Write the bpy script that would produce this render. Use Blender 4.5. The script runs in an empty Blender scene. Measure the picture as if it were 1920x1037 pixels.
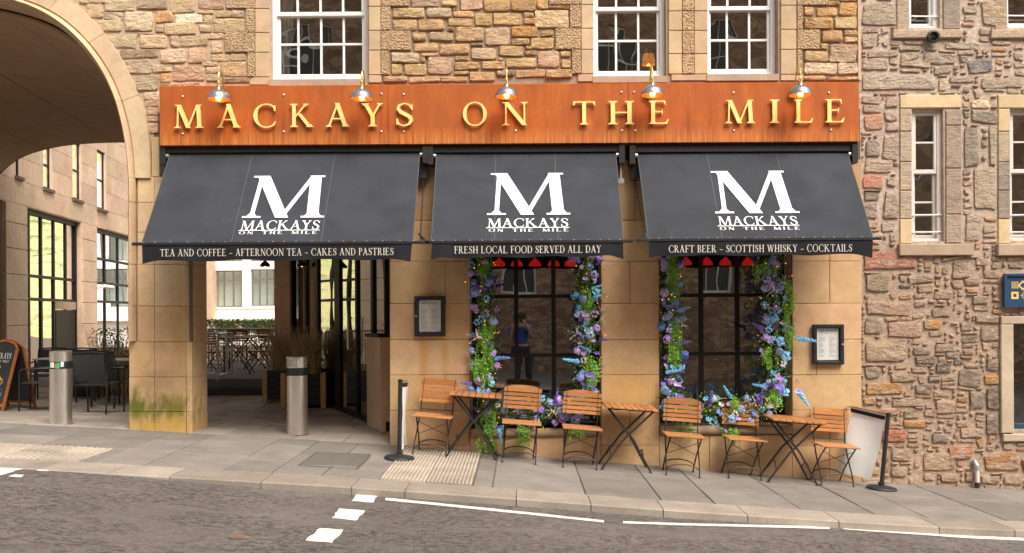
import bpy, bmesh, math, random
from mathutils import Vector, Matrix, geometry, noise
random.seed(7)
R = math.radians
S = bpy.context.scene
C = S.collection

# ------------------------------------------------------------------ camera, sky, sun, exposure
F = 1705.0; PX, PY = 975.0, 590.0; CAMY = -11.0; CAMZ = 1.73; ROLL = 0.006
cam = bpy.data.cameras.new('camera'); co = bpy.data.objects.new('camera', cam); C.objects.link(co)
c_, s_ = math.cos(ROLL), math.sin(ROLL)
co.matrix_world = Matrix(((c_, s_, 0, 0), (0, 0, -1, CAMY), (-s_, c_, 0, CAMZ), (0, 0, 0, 1)))
cam.sensor_width = 36; cam.lens = 36 * F / 1920
cam.shift_x = (960 - PX) / 1920; cam.shift_y = (PY - 518.5) / 1920
cam.clip_start = 0.05; cam.clip_end = 600
S.camera = co
w = bpy.data.worlds.new('World'); S.world = w; w.use_nodes = True
nt = w.node_tree; bg = nt.nodes['Background']
sky = nt.nodes.new('ShaderNodeTexSky'); sky.sky_type = 'NISHITA'; sky.sun_disc = False
SUN_EL, SUN_AZ = R(52), R(148)      # high behind the street, a little to the right
sky.sun_elevation = SUN_EL; sky.sun_rotation = SUN_AZ; sky.dust_density = 3; sky.air_density = 1.0
bw = nt.nodes.new('ShaderNodeRGBToBW'); mx = nt.nodes.new('ShaderNodeMix'); mx.data_type = 'RGBA'
tint = nt.nodes.new('ShaderNodeMix'); tint.data_type = 'RGBA'; tint.blend_type = 'MULTIPLY'; tint.inputs[0].default_value = 1
nt.links.new(sky.outputs[0], bw.inputs[0]); nt.links.new(bw.outputs[0], tint.inputs[6]); tint.inputs[7].default_value = (1.0, 0.955, 0.885, 1)
nt.links.new(sky.outputs[0], mx.inputs[6]); nt.links.new(tint.outputs[2], mx.inputs[7]); mx.inputs[0].default_value = 0.86   # a thin veil of cloud
nt.links.new(mx.outputs[2], bg.inputs[0]); bg.inputs[1].default_value = 0.15
sl = bpy.data.lights.new('sun', 'SUN'); sl.energy = 1.5; sl.angle = R(30); sl.color = (1, 0.93, 0.83)
so = bpy.data.objects.new('sun', sl); C.objects.link(so)
# the sky's sun_rotation turns clockwise from +Y
sdir = Vector((math.sin(SUN_AZ) * math.cos(SUN_EL), math.cos(SUN_AZ) * math.cos(SUN_EL), math.sin(SUN_EL)))
so.rotation_euler = sdir.to_track_quat('Z', 'Y').to_euler()
S.view_settings.view_transform = 'Standard'; S.view_settings.look = 'None'; S.view_settings.exposure = 1.22
S.view_settings.gamma = 1; S.render.engine = 'CYCLES'
S.cycles.max_bounces = 8; S.cycles.transparent_max_bounces = 12; S.cycles.diffuse_bounces = 4; S.cycles.glossy_bounces = 4

# ------------------------------------------------------------------ helpers
def ray(px, py):
    a = (px - PX) / F; b = (PY - py) / F
    return Vector((a * c_ + b * s_, 1.0, -a * s_ + b * c_))
def W(px, py, Y=0.0):
    r = ray(px, py) * (Y - CAMY)
    return Vector((r.x, Y, CAMZ + r.z))
def hit(px, py, p0, n):
    o = Vector((0, CAMY, CAMZ)); r = ray(px, py)
    return o + r * ((p0 - o).dot(n) / r.dot(n))
GP = [(-14, .80), (-6.5, .47), (-4.72, .375), (-4.03, .33), (-1.57, .165), (0, .035), (.97, -.05), (3.19, -.245), (4.13, -.32), (6.07, -.42), (10, -.58), (20, -.9)]
def gx(x):
    if x <= GP[0][0]: return GP[0][1]
    for (a, za), (b, zb) in zip(GP, GP[1:]):
        if x <= b: return za + (zb - za) * (x - a) / (b - a)
    return GP[-1][1]
CS = [(-8, -.035), (-4.8, -.032), (-1.6, -.018), (1.4, .002), (4.5, .055), (9, .10)]
def cross(x):
    if x <= CS[0][0]: return CS[0][1]
    for (a, za), (b, zb) in zip(CS, CS[1:]):
        if x <= b: return za + (zb - za) * (x - a) / (b - a)
    return CS[-1][1]
def gz(x, y=0):
    z = gx(x)
    if y > 0:
        t = min(1, y / 3.0); z = z * (1 - t) + .30 * t
    elif y < 0: z += cross(x) * min(1, -y / 2.6)
    return z
def onground(px, py, zf=None):
    "pavement point seen at a pixel"
    r = ray(px, py); o = Vector((0, CAMY, CAMZ)); lo, hi = 2, 60
    f = zf or gz
    for _ in range(60):
        m = (lo + hi) / 2; p = o + r * m
        if p.z > f(p.x, p.y): lo = m
        else: hi = m
    return o + r * lo

class MB:
    def __init__(s): s.v = []; s.f = []
    def add(s, vs, fs):
        n = len(s.v); s.v += [tuple(v) for v in vs]; s.f += [tuple(i + n for i in f) for f in fs]; return s
    def quad(s, a, b, c, d): return s.add([a, b, c, d], [(0, 1, 2, 3)])
    def box(s, x0, x1, y0, y1, z0, z1):
        v = [(x0, y0, z0), (x1, y0, z0), (x1, y1, z0), (x0, y1, z0), (x0, y0, z1), (x1, y0, z1), (x1, y1, z1), (x0, y1, z1)]
        return s.add(v, [(0, 3, 2, 1), (4, 5, 6, 7), (0, 1, 5, 4), (1, 2, 6, 5), (2, 3, 7, 6), (3, 0, 4, 7)])
    def bar(s, a, b, wx, wy, up=(0, 0, 1)):
        a = Vector(a); b = Vector(b); d = (b - a).normalized(); u = Vector(up)
        if abs(d.dot(u)) > .98: u = Vector((0, 1, 0))
        x = d.cross(u).normalized() * wx / 2; y = x.cross(d).normalized() * wy / 2
        v = [a - x - y, a + x - y, a + x + y, a - x + y, b - x - y, b + x - y, b + x + y, b - x + y]
        return s.add(v, [(0, 3, 2, 1), (4, 5, 6, 7), (0, 1, 5, 4), (1, 2, 6, 5), (2, 3, 7, 6), (3, 0, 4, 7)])
    def tube(s, pts, r, n=8, cap=True, radii=None):
        pts = [Vector(p) for p in pts]; m = len(pts); base = len(s.v); u = None
        for i, p in enumerate(pts):
            d = (pts[min(i + 1, m - 1)] - pts[max(i - 1, 0)]).normalized()
            if u is None:
                u = Vector((0, 0, 1)) if abs(d.z) < .9 else Vector((1, 0, 0))
            x = d.cross(u)
            if x.length < 1e-4: x = d.cross(Vector((0, 1, 0)))
            x.normalize(); y = x.cross(d).normalized(); u = y
            rr = radii[i] if radii else r
            for k in range(n):
                a = 2 * math.pi * k / n; s.v.append(tuple(p + x * math.cos(a) * rr + y * math.sin(a) * rr))
        for i in range(m - 1):
            for k in range(n):
                a = base + i * n + k; b = base + i * n + (k + 1) % n; s.f.append((a, a + n, b + n, b))
        if cap:
            s.f.append(tuple(base + k for k in range(n))); s.f.append(tuple(base + (m - 1) * n + k for k in reversed(range(n))))
        return s
    def lathe(s, prof, n=24, o=(0, 0, 0)):
        base = len(s.v); o = Vector(o)
        for r, z in prof:
            for k in range(n):
                a = 2 * math.pi * k / n; s.v.append((o.x + r * math.cos(a), o.y + r * math.sin(a), o.z + z))
        for i in range(len(prof) - 1):
            for k in range(n):
                a = base + i * n + k; b = base + i * n + (k + 1) % n; s.f.append((a, b, b + n, a + n))
        return s
    def xf(s, M): s.v = [tuple(M @ Vector(v)) for v in s.v]; return s
    def mesh(s, name):
        m = bpy.data.meshes.new(name); m.from_pydata(s.v, [], s.f); m.validate(); m.update(); return m
    def build(s, name, mat, parent=None, smooth=False, bevel=0, fixn=True, kind=None, color=None, label=None, loc=None):
        m = s.mesh(name)
        if fixn or bevel:
            bm = bmesh.new(); bm.from_mesh(m)
            if bevel:
                bmesh.ops.bevel(bm, geom=[e for e in bm.edges if len(e.link_faces) == 2 and e.calc_face_angle(0) > .6], offset=bevel, segments=1, affect='EDGES')
            bmesh.ops.recalc_face_normals(bm, faces=bm.faces); bm.to_mesh(m); bm.free()
        if smooth: m.polygons.foreach_set('use_smooth', [True] * len(m.polygons))
        if smooth == 'auto':
            m.set_sharp_from_angle(angle=R(38))
        m.materials.append(mat)
        o = bpy.data.objects.new(name, m); C.objects.link(o)
        if parent: o.parent = parent
        if kind: o['kind'] = kind
        if color: o.color = (*color, 1)
        if label: o['label'] = label
        if loc is not None: o.location = loc
        return o
def tag(o, label=None, cat=None, group=None, kind=None):
    if label: o['label'] = label
    if cat: o['category'] = cat
    if group: o['group'] = group
    if kind: o['kind'] = kind
    return o
def empty(name, loc=(0, 0, 0), rz=0, label=None, cat=None, group=None, rot=None):
    o = bpy.data.objects.new(name, None); C.objects.link(o); o.location = loc
    o.rotation_euler = rot or (0, 0, rz); o.empty_display_size = .1
    return tag(o, label, cat, group)
def kids(o): return [c for c in bpy.data.objects if c.parent == o]
def copy_tree(o, parent=None, ch=None):
    c = o.copy(); C.objects.link(c); c.parent = parent
    for k in kids(o): copy_tree(k, c)
    return c
def share(o, loc, rot=None, parent=None, scale=None, color=None):
    c = o.copy(); C.objects.link(c); c.location = loc
    if rot is not None: c.rotation_euler = rot
    if scale is not None: c.scale = scale
    if parent: c.parent = parent
    if color: c.color = (*color, 1)
    return c
def wall_holes(mb, x0, x1, z0, z1, holes, y, depth, u=Vector((1, 0, 0)), o=Vector((0, 0, 0)), nrm=Vector((0, 1, 0))):
    "front sheet with rectangular holes and their reveals; coordinates run along u from o"
    xs = sorted({x0, x1, *[min(max(h[0], x0), x1) for h in holes], *[min(max(h[1], x0), x1) for h in holes]})
    zs = sorted({z0, z1, *[min(max(h[2], z0), z1) for h in holes], *[min(max(h[3], z0), z1) for h in holes]})
    def P(x, yy, z): return o + u * x + nrm * yy + Vector((0, 0, z))
    for a, b in zip(xs, xs[1:]):
        for c, d in zip(zs, zs[1:]):
            mxx, mz = (a + b) / 2, (c + d) / 2
            if any(h[0] < mxx < h[1] and h[2] < mz < h[3] for h in holes): continue
            mb.quad(P(a, y, c), P(b, y, c), P(b, y, d), P(a, y, d))
    for h in holes:
        a, b, c, d = h[:4]
        mb.quad(P(a, y, c), P(a, y + depth, c), P(a, y + depth, d), P(a, y, d))
        mb.quad(P(b, y, c), P(b, y, d), P(b, y + depth, d), P(b, y + depth, c))
        mb.quad(P(a, y, c), P(b, y, c), P(b, y + depth, c), P(a, y + depth, c))
        mb.quad(P(a, y, d), P(a, y + depth, d), P(b, y + depth, d), P(b, y, d))
    return mb

# ------------------------------------------------------------------ materials
class NT:
    def __init__(s, name, rough=.7, metal=0, spec=None):
        s.m = bpy.data.materials.new(name); s.m.use_nodes = True; s.t = s.m.node_tree
        s.b = s.t.nodes['Principled BSDF']; s.b.inputs['Roughness'].default_value = rough; s.b.inputs['Metallic'].default_value = metal
        if spec is not None: s.b.inputs['Specular IOR Level'].default_value = spec
        s.pos = s.n('ShaderNodeNewGeometry').outputs['Position']
    def n(s, t, **k):
        x = s.t.nodes.new(t)
        for a, v in k.items(): setattr(x, a, v)
        return x
    def l(s, a, b): s.t.links.new(a, b)
    def noise(s, scale, detail=5, rough=.6, vec=None, sc=None, dist=0):
        x = s.n('ShaderNodeTexNoise'); x.inputs['Scale'].default_value = scale; x.inputs['Detail'].default_value = detail; x.inputs['Roughness'].default_value = rough
        x.inputs['Distortion'].default_value = dist
        v = vec or s.pos
        if sc:
            mp = s.n('ShaderNodeMapping'); mp.inputs['Scale'].default_value = sc; s.l(v, mp.inputs[0]); v = mp.outputs[0]
        s.l(v, x.inputs['Vector']); return x.outputs['Fac']
    def ramp(s, fac, stops):
        x = s.n('ShaderNodeValToRGB'); e = x.color_ramp.elements
        while len(e) < len(stops): e.new(.5)
        for i, (p, c) in enumerate(stops):
            e[i].position = p; e[i].color = (*c, 1) if not isinstance(c, (int, float)) else (c, c, c, 1)
        s.l(fac, x.inputs[0]); return x.outputs[0]
    def mix(s, fac, a, b, mode='MIX'):
        x = s.n('ShaderNodeMix'); x.data_type = 'RGBA'; x.blend_type = mode
        for inp, v in ((0, fac), (6, a), (7, b)):
            if isinstance(v, (int, float)): x.inputs[inp].default_value = v if inp == 0 else (v, v, v, 1)
            elif isinstance(v, tuple): x.inputs[inp].default_value = (*v[:3], 1)
            else: s.l(v, x.inputs[inp])
        return x.outputs[2]
    def math(s, op, a, b=0, clamp=False):
        x = s.n('ShaderNodeMath'); x.operation = op; x.use_clamp = clamp
        for i, v in enumerate((a, b)):
            if isinstance(v, (int, float)): x.inputs[i].default_value = v
            else: s.l(v, x.inputs[i])
        return x.outputs[0]
    def objcol(s): return s.n('ShaderNodeObjectInfo').outputs['Color']
    def objrand(s): return s.n('ShaderNodeObjectInfo').outputs['Random']
    def col(s, c):
        if isinstance(c, tuple): s.b.inputs['Base Color'].default_value = (*c, 1)
        else: s.l(c, s.b.inputs['Base Color'])
        return s
    def rough(s, c): s.l(c, s.b.inputs['Roughness']); return s
    def bump(s, h, strength=.5, dist=.01):
        x = s.n('ShaderNodeBump'); x.inputs['Strength'].default_value = strength; x.inputs['Distance'].default_value = dist
        s.l(h, x.inputs['Height']); s.l(x.outputs[0], s.b.inputs['Normal']); return s
    def blob(s, x, z, rx, rz, soft=.5, nz=None):
        "0..1 mask round a place on the facade"
        sp = s.n('ShaderNodeSeparateXYZ'); s.l(s.pos, sp.inputs[0])
        a = s.math('DIVIDE', s.math('SUBTRACT', sp.outputs[0], x), rx); b = s.math('DIVIDE', s.math('SUBTRACT', sp.outputs[2], z), rz)
        d = s.math('SQRT', s.math('ADD', s.math('MULTIPLY', a, a), s.math('MULTIPLY', b, b)))
        if nz: d = s.math('ADD', d, s.math('MULTIPLY', s.math('SUBTRACT', nz, .5), 1.6))
        return s.math('DIVIDE', s.math('SUBTRACT', 1.0, d), soft, clamp=True)

def simple(name, c, rough=.6, metal=0, nscale=30, amt=.15, bump=0, spec=None, bd=.004):
    m = NT(name, rough, metal, spec); nz = m.noise(nscale, 4)
    lo = tuple(x * (1 - amt) for x in c); hi = tuple(min(1, x * (1 + amt)) for x in c)
    m.col(m.ramp(nz, [(.3, lo), (.7, hi)]))
    if bump: m.bump(m.noise(nscale * 3, 4), bump, bd)
    return m.m
def emis(name, c, st, base=None):
    m = NT(name); m.b.inputs['Emission Color'].default_value = (*c, 1); m.b.inputs['Emission Strength'].default_value = st
    m.col(base or c); return m.m
def glass(name, refl=.3, tint=(.8, .85, .85), rough=.0, wave=0, wscale=2.0):
    m = bpy.data.materials.new(name); m.use_nodes = True; t = m.node_tree; t.nodes.clear()
    o = t.nodes.new('ShaderNodeOutputMaterial'); mx = t.nodes.new('ShaderNodeMixShader'); g = t.nodes.new('ShaderNodeBsdfGlossy'); tr = t.nodes.new('ShaderNodeBsdfTransparent')
    tr.inputs[0].default_value = (*tint, 1); g.inputs['Roughness'].default_value = rough; g.inputs[0].default_value = (.95, .97, .97, 1)
    lw_ = t.nodes.new('ShaderNodeLayerWeight'); lw_.inputs[0].default_value = .5; fr = t.nodes.new('ShaderNodeMath'); fr.operation = 'POWER'; fr.inputs[1].default_value = 4; t.links.new(lw_.outputs['Facing'], fr.inputs[0])
    ma = t.nodes.new('ShaderNodeMath'); ma.operation = 'MULTIPLY_ADD'; ma.inputs[1].default_value = .8; ma.inputs[2].default_value = refl; ma.use_clamp = True
    t.links.new(fr.outputs[0], ma.inputs[0]); t.links.new(ma.outputs[0], mx.inputs[0])
    t.links.new(tr.outputs[0], mx.inputs[1]); t.links.new(g.outputs[0], mx.inputs[2]); t.links.new(mx.outputs[0], o.inputs[0])
    if wave:
        ge = t.nodes.new('ShaderNodeNewGeometry'); nz = t.nodes.new('ShaderNodeTexNoise'); nz.inputs['Scale'].default_value = wscale; nz.inputs['Detail'].default_value = 1
        bp = t.nodes.new('ShaderNodeBump'); bp.inputs['Strength'].default_value = 1; bp.inputs['Distance'].default_value = wave
        t.links.new(ge.outputs['Position'], nz.inputs['Vector']); t.links.new(nz.outputs['Fac'], bp.inputs['Height']); t.links.new(bp.outputs[0], g.inputs['Normal'])
    return m

M = {}
# rough rubble stones: colour comes from each stone, mottling and relief from noise
def rubble(name, spots=.5, dark=(.10, .085, .075), bstr=1.0, pale=.45, pc=(.60, .48, .34)):
    m = NT(name, .92, spec=.2); oc = m.objcol()
    n1 = m.noise(7, 6, .65); n2 = m.noise(45, 5, .7); n3 = m.noise(5.5, 5, .65, dist=.6)
    c = m.mix(1, oc, m.ramp(n1, [(.28, (1.10, 1.05, .97)), (.5, (1.38, 1.31, 1.20)), (.75, (1.62, 1.52, 1.38))]), 'MULTIPLY')
    c = m.mix(1, c, m.ramp(n2, [(.25, .80), (.6, 1.08)]), 'MULTIPLY')
    c = m.mix(m.math('MULTIPLY', m.ramp(n3, [(.55, 0.0), (.70, 1.0)]), spots), c, dark)
    c = m.mix(m.math('MULTIPLY', m.ramp(m.noise(5, 6, .7, sc=(1, 1, 2.0)), [(.48, 0.0), (.62, 1.0)]), pale), c, pc)
    m.col(c)
    h = m.math('ADD', m.math('MULTIPLY', m.noise(10, 6, .62, sc=(1, 1, 1.7), dist=.3), 1.6), m.math('ADD', m.math('MULTIPLY', m.noise(48, 5, .75), .45), m.math('MULTIPLY', m.noise(24, 4, .7, sc=(.7, 1, 2.0), dist=.8), .5)))
    m.bump(h, bstr, .042); return m.m
M['rubble'] = rubble('rubble_sandstone', .25, (.16, .12, .09), .9, .35)
M['rubble2'] = rubble('weathered_rubble', .5, (.17, .145, .13), 1.0, .75, (.55, .44, .355))
def mortar(name, c, bs=.8, dk=1.0, bd=.014):
    m = NT(name, .95, spec=.15)
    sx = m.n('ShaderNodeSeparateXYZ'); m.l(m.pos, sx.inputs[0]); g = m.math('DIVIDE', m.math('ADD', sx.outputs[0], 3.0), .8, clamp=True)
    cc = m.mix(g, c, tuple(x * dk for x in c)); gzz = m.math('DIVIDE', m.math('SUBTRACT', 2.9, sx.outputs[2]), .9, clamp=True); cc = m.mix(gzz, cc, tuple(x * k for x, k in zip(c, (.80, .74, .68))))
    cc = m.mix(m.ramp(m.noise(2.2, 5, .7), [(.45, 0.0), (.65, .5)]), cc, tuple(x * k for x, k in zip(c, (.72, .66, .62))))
    m.col(m.mix(1, cc, m.ramp(m.noise(14, 6, .7), [(.3, .72), (.7, 1.22)]), 'MULTIPLY')); m.bump(m.noise(19, 7, .72), bs, bd); return m.m
M['mortar'] = mortar('lime_mortar', (.54, .40, .29), dk=.62); M['mortar2'] = mortar('pink_harling_mortar', (.60, .47, .38), 1.0, bd=.03)
def ashlar(name, stains=True, tip=False, bstr=.25):
    m = NT(name, .85, spec=.25); oc = m.objcol()
    big = m.noise(1.1, 4, .6); nz = m.noise(7, 6, .65); fine = m.noise(90, 3, .6)
    c = m.mix(1, oc, m.ramp(big, [(.3, (.86, .83, .80)), (.7, (1.1, 1.1, 1.08))]), 'MULTIPLY')
    c = m.mix(1, c, m.ramp(nz, [(.3, .88), (.7, 1.08)]), 'MULTIPLY')
    c = m.mix(1, c, m.ramp(fine, [(.3, .86), (.7, 1.10)]), 'MULTIPLY'); c = m.mix(m.math('MULTIPLY', m.ramp(m.noise(3.2, 7, .72, dist=.5), [(.58, 0.0), (.76, 1.0)]), .22), c, (.30, .20, .12))
    c = m.mix(m.math('MULTIPLY', m.ramp(m.noise(4.0, 6, .7, sc=(3.5, 3.5, .5)), [(.58, 0.0), (.72, 1.0)]), .25), c, (.66, .47, .28))
    if stains:
        s1 = m.noise(5, 6, .7); stv = m.noise(2.2, 5, .65, sc=(5, 5, .7))
        def st(px, py, rx, rz, colr, k, soft=.9, n=s1):
            nonlocal c
            p = W(px, py); c = m.mix(m.math('MULTIPLY', m.blob(p.x, p.z, rx, rz, soft, n), k), c, colr)
        alg = m.math('ADD', m.math('MULTIPLY', m.noise(6, 6, .75, sc=(1.6, 1, .6)), 1.5), -.25)
        st(262, 766, .34, .28, (.13, .14, .012), .95, .7, n=alg); st(325, 768, .30, .24, (.18, .16, .014), .9, .8, n=alg); st(300, 758, .5, .16, (.06, .065, .02), .45, .8, n=alg)
        st(300, 715, .55, .30, (.20, .13, .07), .5); st(300, 800, .7, .16, (.46, .27, .03), .7)
        st(1180, 735, .55, .34, (.62, .33, .05), .65, 1.3, stv); st(1170, 800, .7, .4, (.38, .17, .05), .6, 1.2)
        st(795, 670, .09, .65, (.55, .26, .05), .7, .9, stv); st(832, 665, .07, .55, (.52, .27, .07), .6, .9, stv); st(800, 545, .25, .3, (.48, .22, .06), .4)
        st(850, 820, .5, .3, (.40, .19, .07), .5); st(1000, 850, 2.0, .22, (.34, .17, .08), .55, 1.2); st(1400, 870, 1.3, .25, (.36, .19, .10), .45, 1.2)
        st(1555, 500, .4, .25, (.50, .28, .15), .4); st(335, 640, .10, 1.0, (.42, .24, .06), .5, 1.0, stv)
    m.col(c)
    if tip:
        v = m.n('ShaderNodeTexVoronoi'); v.inputs['Scale'].default_value = 42; m.l(m.pos, v.inputs['Vector'])
        m.bump(m.math('ADD', m.ramp(v.outputs['Distance'], [(.1, 0.0), (.55, 1.0)]), m.noise(20, 4)), 1.0, .018)
    else: m.bump(m.math('ADD', fine, m.noise(30, 4)), bstr, .004)
    return m.m
M['ashlar'] = ashlar('ashlar_sandstone'); M['dressed'] = ashlar('dressed_sandstone', False); M['tooled'] = ashlar('tooled_sandstone', False, True)
def vault():
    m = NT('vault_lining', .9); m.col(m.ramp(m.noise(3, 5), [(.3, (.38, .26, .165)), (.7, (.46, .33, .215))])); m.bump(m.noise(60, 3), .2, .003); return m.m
M['vault'] = vault()
def corten():
    m = NT('rusted_steel', .62, .1, .35)
    st = m.noise(2.0, 7, .72, sc=(3.5, 1, .8)); cl = m.noise(2.6, 6, .65, dist=.5); gr = m.noise(60, 4, .7)
    c = m.ramp(st, [(.28, (.33, .066, .010)), (.5, (.43, .098, .013)), (.72, (.53, .145, .02))])
    c = m.mix(m.ramp(cl, [(.42, 0.0), (.7, .75)]), c, (.33, .085, .02)); c = m.mix(1, c, m.ramp(gr, [(.3, .90), (.7, 1.07)]), 'MULTIPLY')
    run = m.noise(3.0, 6, .75, sc=(14, 1, .35))
    for px in (343, 532, 715, 727, 757, 967, 1165, 1178, 1190, 1375, 1554, 620, 880, 1290, 1470):
        p = W(px, 235, -.25); c = m.mix(m.math('MULTIPLY', m.blob(p.x, p.z, .028, .30, .9, run), .6), c, (.22, .045, .012))
    edge = W(975, 262, -.25).z; sp = m.n('ShaderNodeSeparateXYZ'); m.l(m.pos, sp.inputs[0])
    low = m.math('MULTIPLY', m.math('DIVIDE', m.math('SUBTRACT', edge + .16, sp.outputs[2]), .16, clamp=True), m.ramp(run, [(.42, 0.0), (.62, .8)]))
    c = m.mix(low, c, (.62, .26, .07))
    m.col(c); m.bump(gr, .25, .003); return m.m
M['corten'] = corten()
def fabric(name, c, sheen=0):
    m = NT(name, .8, spec=.25); m.col(m.mix(1, c, m.ramp(m.noise(1.6, 6, .65, sc=(1, 1, 1.4), dist=.4), [(.3, .74), (.7, 1.25)]), 'MULTIPLY'))
    wv = m.noise(260, 2); m.bump(m.math('ADD', m.math('MULTIPLY', wv, .15), m.math('MULTIPLY', m.noise(2.2, 3, .5, dist=.4), 1.0)), .35, .03); return m.m
M['awning'] = fabric('charcoal_canvas', (.037, .041, .051)); M['valance'] = fabric('black_canvas', (.014, .014, .018))
M['print'] = simple('white_print', (.86, .85, .84), .6, amt=.03); M['print2'] = simple('cream_print', (.62, .58, .5), .6, amt=.05)
M['brass'] = simple('brass_letters', (.92, .69, .25), .45, .1, 12, .06); M['brass2'] = simple('polished_brass', (.85, .62, .22), .22, .9)
M['black'] = simple('black_metal', (.018, .018, .02), .45, 0, 20, .3); M['blackpaint'] = simple('black_frame_paint', (.010, .009, .009), .5, spec=.3)
M['iron'] = simple('dark_iron_rod', (.035, .03, .028), .5, .3, 40, .35)
M['pewter'] = simple('pewter_shade', (.30, .29, .31), .35, .85); M['copper'] = simple('copper_lining', (.75, .30, .10), .4, .3)
def steel():
    m = NT('brushed_steel', .3, 1.0); g = m.noise(14, 4, .6, sc=(30, 30, .4)); m.col(m.ramp(g, [(.3, (.66, .61, .54)), (.7, (.88, .83, .76))]))
    m.rough(m.ramp(g, [(.3, .30), (.7, .46)])); return m.m
M['steel'] = steel(); M['galv'] = simple('galvanised_tube', (.5, .5, .5), .4, .8, 15, .2)
def wood(name, c, k=.35, tc=None):
    m = NT(name, .45, spec=.4); cc = m.n('ShaderNodeTexCoord').outputs['Object']
    g = m.noise(9, 5, .65, vec=cc, sc=(1, 6, 9)); r = m.objrand()
    cl = m.ramp(g, [(.25, tuple(x * (1 - k) for x in c)), (.75, tuple(min(1, x * (1 + k)) for x in c))])
    cl = m.mix(1, cl, m.ramp(r, [(0, .8), (1, 1.15)]), 'MULTIPLY'); m.col(cl); m.bump(g, .15, .003); return m.m
M['teak'] = wood('oiled_teak', (.43, .18, .06)); M['pale_wood'] = wood('pale_post_wood', (.42, .24, .09)); M['blackwood'] = wood('black_stained_wood', (.012, .011, .012), .4)
M['boardframe'] = wood('orange_board_frame', (.40, .13, .035))
M['white'] = simple('white_window_paint', (.78, .77, .76), .45, amt=.04); M['cream'] = simple('aged_white_paint', (.66, .60, .55), .5, amt=.08)
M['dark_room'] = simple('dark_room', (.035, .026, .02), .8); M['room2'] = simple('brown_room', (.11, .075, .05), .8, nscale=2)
M['glass'] = glass('shop_glass', .42, (.85, .85, .85), 0, .0012, 2.5); M['oldglass'] = glass('old_wavy_glass', .42, (.8, .8, .8), 0, .007, 2.0)
M['mirrorglass'] = glass('mirror_glass', .55, (.45, .5, .5), 0, .004, 1.0); M['lampglass'] = glass('clear_glass', .04, (.98, .98, .98))
def slabs(name, c, rr=.75):
    m = NT(name, rr, spec=.35); r = m.objrand()
    n1 = m.noise(2.5, 6, .65); n2 = m.noise(45, 4, .7); stn = m.noise(9, 5, .7, dist=.5)
    cl = m.mix(1, c, m.ramp(r, [(0, .84), (.5, 1.0), (1, 1.14)]), 'MULTIPLY'); cl = m.mix(1, cl, m.ramp(n1, [(.3, .80), (.7, 1.18)]), 'MULTIPLY')
    cl = m.mix(1, cl, m.ramp(n2, [(.3, .88), (.7, 1.1)]), 'MULTIPLY'); cl = m.mix(m.ramp(stn, [(.64, 0.0), (.74, .35)]), cl, (.10, .085, .07))
    sp = m.noise(24, 2, .5); cl = m.mix(m.ramp(sp, [(.745, 0.0), (.76, .6)]), cl, (.45, .42, .38))
    m.col(cl); m.bump(m.math('ADD', n2, m.noise(12, 4)), .35, .004); return m.m
M['slab'] = slabs('grey_caithness_slab', (.225, .197, .175)); M['kerb'] = slabs('buff_granite_kerb', (.31, .262, .218)); M['tactile'] = slabs('cream_tactile', (.47, .40, .325)); M['tactbase'] = slabs('grimy_tactile', (.27, .215, .165))
M['slab2'] = slabs('brown_courtyard_stone', (.31, .262, .225)); M['joint'] = simple('brown_joint', (.15, .10, .07), .95, nscale=20, bump=.4)
def asphalt():
    m = NT('asphalt', .88, spec=.3); n1 = m.noise(1.6, 5, .65, sc=(.5, 1.3, 1), dist=.3); n2 = m.noise(24, 8, .85, sc=(.6, 1.2, 1)); f = m.noise(130, 4, .75); lg = m.noise(.6, 3)
    c = m.ramp(f, [(.28, (.075, .063, .058)), (.5, (.172, .148, .136)), (.75, (.28, .25, .23))])
    worn = m.math('MULTIPLY', m.ramp(n1, [(.38, .15), (.54, 1.0)]), m.ramp(n2, [(.515, 0.0), (.55, 1.0)]))
    c = m.mix(m.math('MULTIPLY', worn, .68), c, (.036, .032, .031)); c = m.mix(1, c, m.ramp(lg, [(.35, .86), (.65, 1.12)]), 'MULTIPLY')
    c = m.mix(1, c, m.ramp(m.noise(11, 5, .7), [(.3, .86), (.7, 1.12)]), 'MULTIPLY')
    m.col(c); v = m.n('ShaderNodeTexVoronoi'); v.inputs['Scale'].default_value = 75; m.l(m.pos, v.inputs['Vector'])
    m.bump(m.math('ADD', m.math('MULTIPLY', f, .6), m.math('ADD', v.outputs['Distance'], m.math('MULTIPLY', worn, -.9))), .7, .008); return m.m
M['asphalt'] = asphalt()
def roadpaint():
    m = NT('worn_road_paint', .7); n = m.noise(35, 6, .8); m.col(m.ramp(n, [(.30, (.22, .19, .17)), (.40, (.70, .66, .58)), (.7, (.82, .79, .72))])); m.bump(m.noise(90, 3), .3, .003); return m.m
M['paint'] = roadpaint()
M['red'] = emis('red_shade', (1, .02, .02), .22, (.4, .01, .01)); M['bulb'] = emis('warm_bulb', (1, .45, .08), 9); M['fairy'] = emis('fairy_light', (1, .36, .05), 5)
M['amber'] = emis('amber_shade', (1, .32, .04), .30, (.6, .25, .05))

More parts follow.
